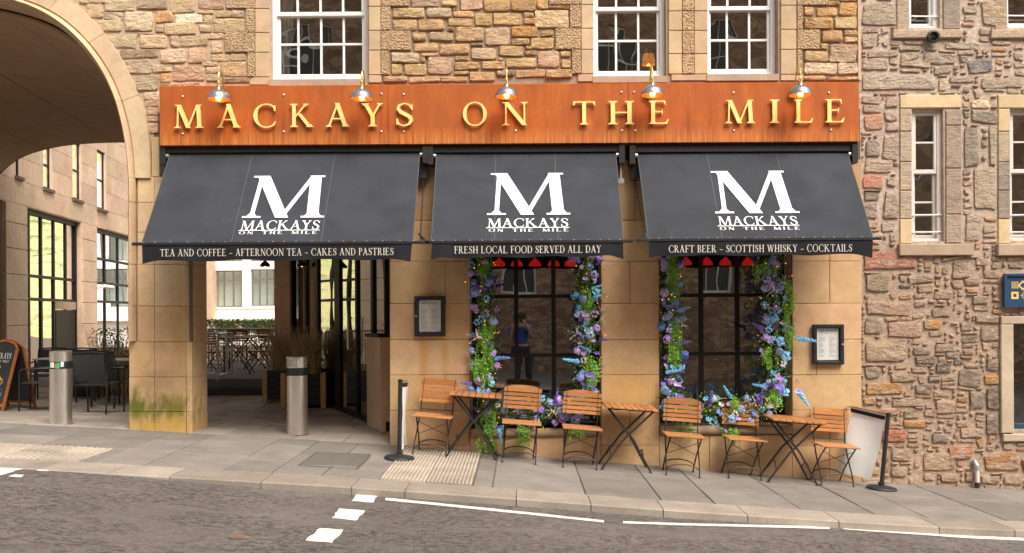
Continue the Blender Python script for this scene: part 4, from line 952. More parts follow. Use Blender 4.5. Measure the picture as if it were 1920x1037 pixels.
m_ = MB(); cbbox(m_, gt(114), gt(151), .12, .185, cbt(115, 580)[1], cbt(115, 565)[1]); m_.build('door_canopy', M['dressed'], CB, color=(.45, .33, .24))
p = hit(181, 540, o, nn); mb = MB(); mb.tube([p, p - nn * .25 + Vector((0, 0, .05))], .03, 8); mb.tube([p - nn * .25 + Vector((0, -.12, .05)), p - nn * .3 + Vector((.1, .2, .02))], .06, 10)
cc = mb.build('security_camera', M['white'], smooth='auto'); tag(cc, 'small white security camera on the pink courtyard building wall', 'camera')

FB = empty('office_building', label='bright white building with large windows at the back of the courtyard', cat='building')
YF = 34.0; XF0, XF1 = W(380, 500, YF).x, W(640, 500, YF).x; fz = lambda py: W(450, py, YF).z; fx = lambda px: W(px, 500, YF).x
M['fglass'] = glass('pale_office_glass', .12, (.80, .90, .88)); M['render_white'] = simple('white_render', (.88, .86, .81), .8, nscale=2, amt=.04)
fh = [(fx(400), fx(454), fz(576), fz(507)), (fx(470), fx(514), fz(574), fz(505)), (fx(530), fx(585), fz(574), fz(505)), (fx(395), fx(440), fz(640), fz(606)), (fx(454), fx(514), fz(625), fz(601)), (fx(400), fx(454), fz(490), fz(420)), (fx(470), fx(514), fz(490), fz(420)), (fx(530), fx(585), fz(490), fz(420))]
mb = MB(); wall_holes(mb, XF0 - 1, XF1, 0, 9, fh, YF, .3); mb.build('wall', M['render_white'], FB, fixn=False)
mb = MB(); mb.box(XF0 - 1, XF1, YF + .7, YF + .8, 0, 9); mb.box(XF0 - 1, XF1, YF + .05, YF + 3, 9, 9.2); mb.build('rear_wall', M['render_white'], FB)  # white sheet added close behind the panes to brighten the windows; roof slab above
for a, b, c, d in fh:
    m_ = MB(); f = .06
    for k in range(4): x = a + (b - a - f) * k / 3; m_.box(x, x + f, YF + .12, YF + .2, c, d)
    for h in (c, c + (d - c) * .72, d - f): m_.box(a, b, YF + .125, YF + .195, h, h + f)
    wn = m_.build('window', M['pewter'], FB)
    for k in range(3): x = a + (b - a) * k / 3; q = MB(); q.quad((x, YF + .16, c), (x + (b - a) / 3, YF + .16, c), (x + (b - a) / 3, YF + .16, d), (x, YF + .16, d)); q.build('pane', M['fglass'], wn, fixn=False)
mb = MB(); mb.box(fx(380), fx(640), YF - .35, YF, fz(600) - .02, fz(596)); mb.box(fx(397), fx(514), YF - .1, YF - .0, fz(577) - .04, fz(577)); mb.build('string_course', M['render_white'], FB)
# green and yellow hillside beyond, seen in the glass
M['hill'] = (lambda m: (m.col(m.ramp(m.noise(.55, 8, .75, sc=(.5, .5, 2.2), dist=.6), [(.36, (.10, .16, .04)), (.5, (.55, .46, .24)), (.62, (.34, .40, .12))])), m.m)[1])(NT('dry_grass_hill', .95))
mb = MB(); nx, ny = 30, 12
for j in range(ny + 1):
    for i in range(nx + 1):
        x = -40 + 110 * i / nx; y = 55 + 60 * j / ny; z = -1 + 30 * (1 - math.cos(math.pi * min(1, j / 9))) / 2 * (.75 + .35 * noise.noise(Vector((x * .03, y * .03, 0)))) + noise.noise(Vector((x * .1, y * .1, 2))) * 1.5; mb.v.append((x, y, z))
for j in range(ny):
    for i in range(nx): q = j * (nx + 1) + i; mb.f.append((q, q + 1, q + nx + 2, q + nx + 1))
mb.build('hill', M['hill'], kind='structure', smooth=True)
# tall stone building on the other side of the street, seen only in reflections
M['oppglass'] = simple('curtained_window', (.10, .10, .09), .5, spec=.1)
OB = empty('opposite_building', label='dark stone tenement on the other side of the street with white sash windows', cat='building')
def brickwall():
    m = NT('dark_coursed_stone', .9); v = m.n('ShaderNodeTexVoronoi'); v.inputs['Scale'].default_value = 4.2; mp = m.n('ShaderNodeMapping'); mp.inputs['Scale'].default_value = (1, 1, 2.4); m.l(m.pos, mp.inputs[0]); m.l(mp.outputs[0], v.inputs['Vector'])
    e = m.n('ShaderNodeTexVoronoi'); e.feature = 'DISTANCE_TO_EDGE'; e.inputs['Scale'].default_value = 4.2; m.l(mp.outputs[0], e.inputs['Vector'])
    sp = m.n('ShaderNodeSeparateColor'); m.l(v.outputs['Color'], sp.inputs[0]); c = m.ramp(sp.outputs[0], [(0, (.22, .13, .08)), (.5, (.34, .22, .14)), (1, (.45, .32, .22))])
    c = m.mix(1, c, m.ramp(m.noise(1.2, 6, .7), [(.3, .65), (.7, 1.25)]), 'MULTIPLY'); m.col(m.mix(m.ramp(e.outputs['Distance'], [(.01, .8), (.06, 0.0)]), c, (.14, .09, .06))); return m.m
oh = []
for k in range(9):
    for (z0, z1) in ((2.35, 3.95), (5.4, 7.1), (8.6, 10.3)): x = -12.85 + k * 3.05; oh.append((x, x + 1.1, z0, z1))
mb = MB(); wall_holes(mb, -22, 20, -1.5, 11.6, oh, 0, .2, u=Vector((1, 0, 0)), o=Vector((0, -15.5, 0)), nrm=Vector((0, -1, 0))); mb.build('wall', brickwall(), OB, fixn=False)
mb = MB(); mb.box(-22, 20, -20, -19.8, -1.5, 11.6); mb.box(-22, 20, -20, -15.5, 11.6, 11.8); mb.build('roof', M['joint'], OB)
for a, b, c, d in oh:
    m_ = MB(); f = .07
    m_.box(a, a + f, -15.75, -15.65, c, d); m_.box(b - f, b, -15.75, -15.65, c, d)
    for h in (c, (c + d) / 2 - .03, d - f): m_.box(a + f, b - f, -15.75, -15.65, h, h + f)
    for k in (1, 2): x = a + (b - a) * k / 3; m_.box(x - .015, x + .015, -15.72, -15.68, c, d)
    wn = m_.build('sash_window', M['white'], OB); q = MB(); q.quad((a, -15.7, c), (b, -15.7, c), (b, -15.7, d), (a, -15.7, d)); q.build('pane', M['oppglass'], wn)

# ------------------------------------------------------------------ roman capitals drawn as strokes
TH, TN, SE, SH = .135, .052, .075, .038     # thick stem, hairline, serif overhang, serif height
def q4(x0, y0, x1, y1, w0, w1=None): w1 = w1 or w0; return [(x0 - w0 / 2, y0), (x0 + w0 / 2, y0), (x1 + w1 / 2, y1), (x1 - w1 / 2, y1)]
def serif(x, y, w, s=None):
    s = s or SE; sg = 1 if y < .5 else -1; h = SH * sg; b = .07 * sg
    return [[(x - w / 2 - s, y), (x + w / 2 + s, y), (x + w / 2 + s, y + h), (x - w / 2 - s, y + h)], [(x - w / 2 - s * .45, y + h * .9), (x + w / 2 + s * .45, y + h * .9), (x + w / 2, y + h + b), (x - w / 2, y + h + b)]]
def stem(x, w=None, top=1, bot=1):
    w = w or TH; r = [q4(x, 0, x, 1, w)]
    if bot: r += serif(x, 0, w)
    if top: r += serif(x, 1, w)
    return r
def arc(cx, cy, rx, ry, a0, a1, thick, thin, n=22):
    r = []
    for k in range(n):
        pts = []
        for a in (a0 + (a1 - a0) * k / n, a0 + (a1 - a0) * (k + 1) / n):
            c, s = math.cos(R(a)), math.sin(R(a)); w = thin + (thick - thin) * abs(c) ** 1.3
            pts.append(((cx + rx * c, cy + ry * s), (cx + (rx - w) * c, cy + (ry - thin) * s)))
        r.append([pts[0][0], pts[1][0], pts[1][1], pts[0][1]])
    return r
def path(pts, ws):
    r = []
    N_ = []
    for i in range(len(pts)):
        a = pts[max(i - 1, 0)]; b = pts[min(i + 1, len(pts) - 1)]; d = Vector((b[0] - a[0], b[1] - a[1])).normalized(); N_.append(Vector((-d.y, d.x)))
    for i in range(len(pts) - 1):
        p, q = Vector(pts[i]), Vector(pts[i + 1]); r.append([tuple(p - N_[i] * ws[i] / 2), tuple(q - N_[i + 1] * ws[i + 1] / 2), tuple(q + N_[i + 1] * ws[i + 1] / 2), tuple(p + N_[i] * ws[i] / 2)])
    return r
def glyph(ch):
    t, n, s = TH, TN, SE; x = s + t / 2
    if ch == 'I': return stem(x), t + 2 * s
    if ch in 'LEF':
        r = stem(x); e = .56 if ch == 'L' else .54
        if ch in 'LE': r += [[(x, 0), (x + e - .1, 0), (x + e - .1, n), (x, n)], [(x + e - .16, 0), (x + e - .06, 0), (x + e, .2), (x + e - .03, .2)]]
        if ch in 'EF': r += [[(x, 1 - n), (x + .42, 1 - n), (x + .42, 1), (x, 1)], [(x + .34, 1), (x + .42, 1), (x + .45, .82), (x + .42, .82)], [(x, .5), (x + .33, .5), (x + .33, .5 + n), (x, .5 + n)], [(x + .31, .42), (x + .335, .42), (x + .335, .63), (x + .31, .63)]]
        return r, x + (e if ch != 'F' else .46)
    if ch == 'T': return stem(.38, top=0) + [[(.02, 1 - n), (.74, 1 - n), (.74, 1), (.02, 1)], [(.0, .82), (.03, .82), (.1, 1), (.0, 1)], [(.76, .82), (.76, 1), (.66, 1), (.73, .82)]], .76
    if ch == 'H': return stem(x) + stem(x + .52) + [[(x, .48), (x + .52, .48), (x + .52, .48 + n), (x, .48 + n)]], x * 2 + .52
    if ch == 'K': return stem(x) + [q4(x + .04, .42, x + .46, 1, n * 1.3), q4(x + .60, 0, x + .2, .58, t * 1.15)] + serif(x + .46, 1, n, s * .9) + serif(x + .60, 0, t, s * .8), x + .76
    if ch == 'A': return [q4(.10, 0, .40, 1, n * 1.25), q4(.66, 0, .38, 1.02, t * 1.08), [(.19, .32), (.57, .32), (.56, .32 + n), (.2, .32 + n)]] + serif(.10, 0, n, s) + serif(.67, 0, t, s * .75), .80
    if ch == 'V': return [q4(.40, 0, .12, 1, t * 1.1), q4(.40, 0, .66, 1, n * 1.25)] + serif(.12, 1, t, s * .75) + serif(.66, 1, n, s), .78
    if ch == 'W': return [q4(.34, 0, .12, 1, t), q4(.34, 0, .56, 1, n * 1.2), q4(.76, 0, .54, 1, t), q4(.76, 0, .98, 1, n * 1.2)] + serif(.12, 1, t, s * .75) + serif(.55, 1, t, s * .5) + serif(.98, 1, n, s), 1.09
    if ch == 'Y': return [q4(.38, .42, .12, 1, t * 1.05), q4(.37, .42, .62, 1, n * 1.3), q4(.37, 0, .37, .46, t)] + serif(.37, 0, t) + serif(.12, 1, t, s * .75) + serif(.62, 1, n, s), .74
    if ch == 'M': return [q4(.12, 0, .15, 1, n), q4(.51, 0, .17, 1, t * 1.12), q4(.50, 0, .83, 1, n * 1.1), q4(.90, 0, .86, 1, t)] + serif(.12, 0, n, s * 1.2) + serif(.90, 0, t, s) + [[(.04, 1 - SH), (.2, 1 - SH), (.2, 1), (.04, 1)], [(.80, 1 - SH), (.98, 1 - SH), (.98, 1), (.80, 1)]], 1.02
    if ch == 'N': return [q4(.14, 0, .14, 1, n), q4(.72, 0, .14, 1, t * 1.15), q4(.72, 0, .72, 1, n)] + serif(.14, 0, n, s * 1.1) + serif(.72, 1, n, s * 1.1) + [[(.03, 1 - SH), (.2, 1 - SH), (.2, 1), (.03, 1)]], .84
    if ch == 'O': return arc(.46, .5, .45, .52, 0, 360, t, n, 36), .92
    if ch == 'C': return arc(.46, .5, .45, .52, 48, 312, t, n, 26) + [[(.72, .70), (.76, .70), (.76, .95), (.70, .90)], [(.73, .12), (.78, .22), (.76, .27), (.70, .17)]], .80
    if ch == 'D': return stem(x) + arc(x + .16, .5, .46, .5, -90, 90, t, n) + [[(x, 0), (x + .17, 0), (x + .17, n), (x, n)], [(x, 1 - n), (x + .17, 1 - n), (x + .17, 1), (x, 1)]], x + .64
    if ch in 'PRB':
        r = stem(x) + arc(x + .13, .75, .29, .25, -90, 90, t * .9, n) + [[(x, 1 - n), (x + .14, 1 - n), (x + .14, 1), (x, 1)], [(x, .5), (x + .14, .5), (x + .14, .5 + n), (x, .5 + n)]]
        if ch == 'R': r += [q4(x + .50, 0, x + .18, .54, t)] + serif(x + .51, 0, t, s * .6); return r, x + .64
        if ch == 'B': r += arc(x + .15, .26, .33, .26, -90, 90, t, n) + [[(x, 0), (x + .16, 0), (x + .16, n), (x, n)]]; return r, x + .50
        return r, x + .46
    if ch == 'S':
        P = [(.52, .76), (.44, .93), (.29, .985), (.13, .90), (.10, .74), (.19, .60), (.32, .51), (.46, .40), (.51, .26), (.44, .09), (.28, .015), (.13, .07), (.06, .26)]
        W_ = [n, n * 1.1, n, n * 1.6, t * .85, t * 1.05, t * 1.1, t * 1.05, t * .9, n * 1.6, n, n * 1.1, n]
        return path(P, W_) + [[(.50, .70), (.55, .70), (.55, .96), (.51, .90)], [(.04, .04), (.09, .10), (.09, .32), (.04, .32)]], .58
    if ch == '-': return [[(.02, .32), (.52, .32), (.52, .32 + n * 1.2), (.02, .32 + n * 1.2)]], .54
    return [], .30
def union(polys):
    v, f = [], []
    for p in polys:
        a = sum(p[i][0] * p[(i + 1) % len(p)][1] - p[(i + 1) % len(p)][0] * p[i][1] for i in range(len(p)))
        if abs(a) < 1e-7: continue
        q = p if a > 0 else p[::-1]; f.append(list(range(len(v), len(v) + len(q)))); v += [Vector(x) for x in q]
    if not f: return [], []
    r = geometry.delaunay_2d_cdt(v, [], f, 0, 1e-5)
    return [tuple(x) for x in r[0]], [tuple(fc) for fc, of in zip(r[2], r[5]) if len(of) > 0]
GC = {}
def gmesh(ch, bold=1.0):
    global TH, TN, SE
    k = (ch, bold)
    if k not in GC:
        a = TH, TN, SE; TH, TN = TH * bold, TN * (1 + (bold - 1) * .7); p, wd = glyph(ch); GC[k] = (*union(p), wd); TH, TN, SE = a
    return GC[k]
def extrude(v2, f2, to3, h):
    "flat triangles to a solid: to3(x, y, depth)"
    mb = MB(); n = len(v2); mb.v = [tuple(to3(x, y, 0)) for x, y in v2]; mb.f = [tuple(f) for f in f2]
    if h:
        mb.v += [tuple(to3(x, y, h)) for x, y in v2]; cnt = {}
        for f in f2:
            for a, b in zip(f, f[1:] + f[:1]): cnt[(a, b)] = 1
        for (a, b) in list(cnt):
            if (b, a) not in cnt: mb.f.append((b, a, a + n, b + n))
        mb.f += [tuple(i + n for i in reversed(f)) for f in f2]
    return mb
def layout(text, track=.12, space=.34, bold=1.0):
    x = 0; V_, F_ = [], []
    for ch in text:
        if ch == ' ': x += space; continue
        v, f, wd = gmesh(ch, bold); n = len(V_); V_ += [(a + x, b) for a, b in v]; F_ += [tuple(i + n for i in q) for q in f]; x += wd + track
    return V_, F_, x - track
def print_text(name, text, o, ux, uy, w, h, mat, parent, track=.12, space=.34, bold=1.0, lift=.003, thick=0):
    "lettering printed on a surface: o = lower left corner, ux, uy = unit directions"
    v, f, tw = layout(text, track, space, bold); n = ux.cross(uy).normalized()
    to3 = lambda x, y, d: o + ux * (x / tw * w) + uy * (y * h) + n * (lift - d)
    return extrude(v, f, to3, thick).build(name, mat, parent, fixn=False)

# ------------------------------------------------------------------ shop sign
SY = -.25
s0, s1 = W(299, 163, SY), W(1611, 262, SY); szt = (W(299, 163, SY).z + W(1611, 152, SY).z) / 2; szb = (W(299, 276.5, SY).z + W(1611, 262, SY).z) / 2
SG = empty('shop_sign', ((s0.x + s1.x) / 2, 0, szb), label='long rusty orange steel shop sign reading MACKAYS ON THE MILE in brass letters', cat='sign')
SO = SG.location
def tosg(o): o.location = o.location - SO; return o
px_s = [299, 727, 1178, 1611]
for a, b in zip(px_s, px_s[1:]):
    xa, xb = W(a, 200, SY).x + .001, W(b, 200, SY).x - .001; mb = MB(); mb.box(xa, xb, SY, -.02, szb, szt)
    tosg(mb.build('sign_panel', M['corten'], SG, bevel=.004))
LT = [('M', 326, 381), ('A', 407, 450), ('C', 475, 517), ('K', 544, 587), ('A', 611, 655), ('Y', 678, 718), ('S', 743, 775), ('O', 868, 913), ('N', 942, 990), ('T', 1075, 1116), ('H', 1141, 1189), ('E', 1217, 1254), ('M', 1360, 1416), ('I', 1444, 1462), ('L', 1490, 1525), ('E', 1548, 1584)]
for ch, a, b in LT:
    v, f, wd = gmesh(ch); yb = 240 - .0087 * (a - 326); ly = SY - .045
    x0, x1 = W(a, yb, ly).x, W(b, yb, ly).x; z0, z1 = W(a, yb, ly).z, W(a, yb - 43.5, ly).z
    mnx, mxx = min(p[0] for p in v), max(p[0] for p in v)
    to3 = lambda x, y, d: Vector((x0 + (x - mnx) / (mxx - mnx) * (x1 - x0), ly + d, z0 + y * (z1 - z0)))
    tosg(extrude(v, f, to3, .022).build('letter', M['brass'], SG, fixn=False))
    mb = MB()
    for q in ((.5, .5),): mb.tube([(x0 + (x1 - x0) * .3, ly + .02, z0 + .1), (x0 + (x1 - x0) * .3, SY, z0 + .1)], .006, 6)
BLT = MB().lathe([(0, -.012), (.009, -.010), (.013, -.004), (.015, 0)], 10).xf(Matrix.Rotation(R(-90), 4, 'X') @ Matrix.Scale(1, 4)).build('bolt', M['steel'], SG, smooth=True)
first = True
for px, py in ((343, 181), (343, 251), (532, 178), (532, 247), (715, 176), (715, 247), (757, 177), (757, 247), (967, 245), (1165, 173), (1166, 245), (1189, 173), (1191, 245), (1375, 174), (1376, 245), (1554, 174), (1558, 244)):
    p = W(px, py, SY); o = BLT if first else share(BLT, (0, 0, 0)); first = False; o.location = p - SO + Vector((0, -.002, 0))
# lamps above the sign
lamp_lbl = ['leftmost pewter gooseneck lamp, above the letters M and A of the rusty sign', 'pewter gooseneck lamp above the letters A and Y of MACKAYS on the rusty sign', 'pewter gooseneck lamp in the middle of the sign, above ON', 'pewter gooseneck lamp in front of the amber-lit window, above THE', 'rightmost pewter gooseneck lamp, above the letters I and L of the sign']
for i, (px, py) in enumerate(((410, 187), (678.5, 186), (950, 182), (1223.5, 179), (1501, 179))):
    Yl = SY - .27; p = W(px, py, Yl); L = empty('sign_lamp', (p.x, SY, p.z), label=lamp_lbl[i], cat='lamp', group='gooseneck lamps over the shop sign')
    if i == 0:
        def lp(mb, nm, mt, **k): return mb.build(nm, mt, L, loc=(0, 0, 0), **k)
        sh = [(.134, 0), (.131, .03), (.118, .062), (.095, .088), (.06, .108), (.035, .118), (.03, .14), (0.001, .142)]
        o1 = lp(MB().lathe(sh, 28, (0, Yl - SY, 0)), 'lamp_shade', M['pewter'], smooth='auto')
        inn = MB().lathe([(r_ * .96, z * .95 + .002) for r_, z in sh[:6]], 28, (0, Yl - SY, 0)).build('shade_lining', M['copper'], o1, smooth='auto')
        lp(MB().lathe([(0.001, -.012), (.022, -.006), (.032, .02), (.024, .05), (.012, .07)], 14, (0, Yl - SY, 0)), 'bulb', M['bulb'], smooth=True)
        g = MB().lathe([(.03, .14), (.032, .15), (.022, .155), (.022, .185), (.027, .19), (.016, .2), (.010, .215)], 14, (0, Yl - SY, 0))
        pts = [(0, Yl - SY, .2)] + [(0, (Yl - SY) + .085 - .085 * math.cos(R(a)), .27 + .085 * math.sin(R(a))) for a in range(0, 181, 20)] + [(0, -.08, .18), (0, -.06, .11), (0, -.01, .09)]
        lp(g.tube(pts, .0095, 8), 'brass_arm', M['brass2'], smooth='auto')
        lp(MB().lathe([(.001, 0), (.05, .0), (.055, -.012), (.055, -.03), (.05, -.035), (.001, -.035)], 20).xf(Matrix.Translation((0, -.035, .09)) @ Matrix.Rotation(R(-90), 4, 'X')), 'wall_rose', M['iron'], smooth='auto')
        L0 = L
    else:
        for k in kids(L0): copy_tree(k, L)

# ------------------------------------------------------------------ awnings
def awning(idx, top, bot, val, ytop, label, text, tx, emb, brk):
    """top, bot: px of the fabric's left and right edge at its head and front bar; val: px of the valance bottom"""
    YT, YB = -.16, -.98
    a, b = W(top[0], ytop, YT), W(top[1], ytop - 3, YT); zt = (a.z + b.z) / 2
    c, d = W(bot[0], bot[2], YB), W(bot[1], bot[3], YB); zb = (c.z + d.z) / 2
    A = empty('awning', ((a.x + b.x) / 2, 0, zb), label=label, cat='awning', group='black canvas awnings over the shop front'); O = A.location
    def ad(mb, nm, mt, par=None, **k):
        o = mb.build(nm, mt, par or A, **k)
        if par is None: o.location = o.location - O
        return o
    P00, P10, P01, P11 = Vector((a.x, YT, zt)), Vector((b.x, YT, zt)), Vector((c.x, YB, zb)), Vector((d.x, YB, zb))
    mb = MB(); nx, ny = 28, 14
    def fp(u, v):
        p = P00.lerp(P10, u).lerp(P01.lerp(P11, u), v); sag = -.012 * math.sin(math.pi * v) - .006 * math.sin(math.pi * v) * math.cos(u * 12.0 + idx) - .006 * math.exp(-((u - .5) / .03) ** 2) * 0
        e = .012 * math.sin(v * 9 + idx * 2) * (abs(u - .5) * 2) ** 6
        return p + Vector((0, -sag * -.6, sag + e * .5))
    seams = (.33, .66)
    for j in range(ny + 1):
        for i in range(nx + 1): mb.v.append(tuple(fp(i / nx, j / ny)))
    for j in range(ny):
        for i in range(nx): q = j * (nx + 1) + i; mb.f.append((q, q + 1, q + nx + 2, q + nx + 1))
    fab = ad(mb, 'fabric', M['awning'], smooth=True, fixn=False)
    nrm = (P10 - P00).cross(P01 - P00).normalized(); nrm = nrm if nrm.y < 0 else -nrm
    sm = MB()
    for u in seams + ((.002, .998)):
        sm = MB()
        for j in range(ny):
            p, q = fp(u, j / ny) + nrm * .002, fp(u, (j + 1) / ny) + nrm * .002; e = Vector((.005, 0, 0)); sm.quad(p - e, p + e, q + e, q - e)
        sm.build('seam', M['seam'], fab, fixn=False)
    # valance with a gentle wave
    v0, v1 = W(val[0], val[2], YB), W(val[1], val[3], YB); mb = MB(); n = 48
    for i in range(n + 1):
        u = i / n; x = c.x + .012 + (d.x - c.x - .024) * u; xb = v0.x + (v1.x - v0.x) * u; zl = v0.z + (v1.z - v0.z) * u + .008 * math.sin(u * 21 + idx) - (.035 * max(0, (u - .93) / .07) + .03 * max(0, (.05 - u) / .05))
        wv = .012 * math.sin(u * 30 + idx * 3); mb.v += [(x, YB - .012, zb - .012), ((x + xb) / 2, YB - .012 + wv * .5, (zb + zl) / 2), (xb, YB - .012 + wv, zl)]
    for i in range(n): q = 3 * i; mb.f += [(q, q + 3, q + 4, q + 1), (q + 1, q + 4, q + 5, q + 2)]
    vl = ad(mb, 'valance', M['valance'], smooth=True, fixn=False)
    mb = MB(); e0, e1 = W(brk[0], bot[2], YB).x, W(brk[1], bot[3], YB).x; mb.box(e0, e1, YB - .022, YB + .02, zb - .018, zb + .016)
    bar_ = ad(mb, 'front_bar', M['black'], bevel=.004)
    st = MB(); ns = 20 if idx != 1 else 17
    for i in range(ns):
        x = c.x + .02 + (d.x - c.x - .04) * (i + .2 * math.sin(i * 5)) / (ns - 1); st.lathe([(0, .005), (.007, .003), (.009, 0)], 8, (x, YB + .012, zb + .0165))
    ad(st, 'stud', M['print'], bar_, fixn=False)
    # cassette above, end brackets, folding arms, chain
    hb = W(a.x, 274, YT); mb = MB(); zc = zt + .10; mb.box(a.x - .09, b.x + .09, YT - .03, -.03, zt + .015, zc); mb.box(a.x - .10, b.x + .10, YT - .05, -.03, zc, zc + .025)
    ad(mb, 'cassette', M['black'], bevel=.004)
    for x, s in ((a.x, -1), (b.x, 1)):
        mb = MB(); mb.box(min(x + s * .03, x + s * .10), max(x + s * .03, x + s * .10), YT - .06, -.02, zt - .13, zc); eb = ad(mb, 'end_bracket', M['black'], bevel=.004)
        mb = MB(); mb.tube([(x + s * .00, YT - .01, zt - .02), (x + s * .03, YT - .01, zt - .02)], .028, 10); ad(mb, 'roller_end', M['galv'])
    for x, s, xe in ((a.x + .10, 1, c.x + .25), (b.x - .10, -1, d.x - .25)):
        el = Vector((x + s * .30, -.42, (zt + zb) / 2 - .22)); ad(MB().bar((x, -.08, zt - .14), el, .03, .045), 'folding_arm', M['black']); ad(MB().bar(el, (xe, YB + .05, zb - .03), .026, .04), 'folding_arm', M['black'])
    ch = MB(); sgn = 1 if idx == 0 else -1; xs = (b.x + .03) if idx == 0 else (a.x - .03)
    if idx != 1:
        pa = Vector((xs - .0, -.12, zt - .30)); pb = Vector((e1 - .10 if idx == 0 else e0 + .10, YB + .05, zb + .10))
        N = 40
        for k in range(N):
            p = pa.lerp(pb, k / N); q = pa.lerp(pb, (k + 1) / N); p = p - Vector((0, 0, .03 * math.sin(math.pi * k / N))); q = q - Vector((0, 0, .03 * math.sin(math.pi * (k + 1) / N))); ex = Vector((.009, 0, 0)) if k % 2 else Vector((0, .009, 0))
            ch.tube([p - ex, q - ex * .6, q + ex * .6, p + ex, p - ex], .0032, 4, cap=False)
        o_ = ad(ch, 'chain', M['iron'], fixn=False); o_['kind'] = 'stuff'
        ad(MB().box(xs - .04, xs + .05, -.14, -.03, zt - .30, zt - .13), 'chain_bracket', M['black'])
        ad(MB().bar((pb.x, pb.y, pb.z), (pb.x + .01, YB + .03, zb - .01), .02, .02).bar((pb.x - .02 * sgn, pb.y, pb.z), (pb.x + .08 * sgn, YB, zb - .01), .022, .016), 'chain_hook', M['black'])['kind'] = 'stuff'
    else:
        x = b.x + .06; mb2 = MB().lathe([(.001, 0), (.036, .0), (.036, .024), (.001, .024)], 16).xf(Matrix.Translation((x, -.15, zt - .33)) @ Matrix.Rotation(R(90), 4, 'X')); ad(mb2, 'winding_eye', M['galv']); ad(MB().bar((x, -.14, zt - .05), (x, -.14, zt - .30), .018, .018), 'winding_rod', M['galv'])
    # lettering: plane of the fabric
    uy = (P00.lerp(P10, .5) - P01.lerp(P11, .5)); uy = (P00 - P01 + P10 - P11).normalized()
    # keep the slant of the cloth's side edges out: letters stand square to the bars
    uy = Vector((0, YT - YB, zt - zb)).normalized(); ux = Vector((1, 0, 0)); off = P01 + nrm * .009
    def pt(px, py): return hit(px, py, off, nrm)
    m0, m1, mt_, k0, k1, kt, l0, l1, lt = emb
    def lay(name, tx_, bl, br, tp, mt=M['print'], tr=.06, sp=.3, bold=1.0):
        p, q, t = pt(*bl), pt(*br), pt(*tp); return print_text(name, tx_, Vector((p.x, p.y, p.z)), ux, uy, q.x - p.x, (t - p).dot(uy), mt, fab, tr, sp, bold, 0)
    lay('emblem_letter', 'M', m0, m1, mt_, bold=1.1); lay('printed_name', 'MACKAYS', k0, k1, kt, bold=1.1, tr=.07); lay('printed_name', 'ON THE MILE', l0, l1, lt, bold=1.4, tr=.28, sp=1.0)
    p, q = pt(k0[0] - 3, k0[1] + .8), pt(k1[0] + 2, k1[1] + .6); mb = MB(); mb.quad(p, q, q - uy * .008, p - uy * .008); ad(mb, 'printed_line', M['print'], fab, fixn=False)
    t0, t1 = W(tx[0], tx[2], YB - .03), W(tx[1], tx[3], YB - .03); h = (tx[4]) * K * (10.0 / 11)
    o = print_text('printed_text', text, Vector((t0.x, YB - .029, (t0.z + t1.z) / 2)), ux, Vector((0, 0, 1)), t1.x - t0.x, h, M['print2'], vl, .10, .42, 1.0, 0)
    for k in kids(fab): k.location = k.location
    return A
M['seam'] = simple('seam_thread', (.065, .067, .075), .8)
awning(0, (318, 788), (265, 775, 457, 455), (268, 770, 490, 486), 290, 'widest black awning, TEA AND COFFEE on its valance, over the open passage', 'TEA AND COFFEE - AFTERNOON TEA - CAKES AND PASTRIES', (300, 738, 481, 478, 13.5),
       ((453, 408.5), (603, 407), (470, 330), (450, 431), (598, 430), (455, 414), (447, 439.2), (594, 438.2), (448, 434)), (248, 805))
awning(1, (818, 1155), (808, 1170, 454, 452), (808, 1169, 484, 480), 290, 'middle black awning reading FRESH LOCAL FOOD SERVED ALL DAY above the left shop window', 'FRESH LOCAL FOOD SERVED ALL DAY', (852, 1127, 475, 474, 13.5),
       ((913, 403), (1065, 401), (912, 325), (914, 426), (1066, 425), (915, 410), (916, 434.6), (1066, 433.6), (916, 429.2)), (798, 1187))
awning(2, (1195, 1590), (1215, 1638, 450, 447), (1216, 1634, 480, 477), 289, 'right black awning reading CRAFT BEER, SCOTTISH WHISKY and COCKTAILS', 'CRAFT BEER - SCOTTISH WHISKY - COCKTAILS', (1254, 1598, 473, 472, 13.5),
       ((1341, 400), (1495, 399), (1326, 321), (1348, 422.5), (1497, 421), (1346, 406), (1350, 431.2), (1500, 430.2), (1350, 425.8)), (1193, 1652))

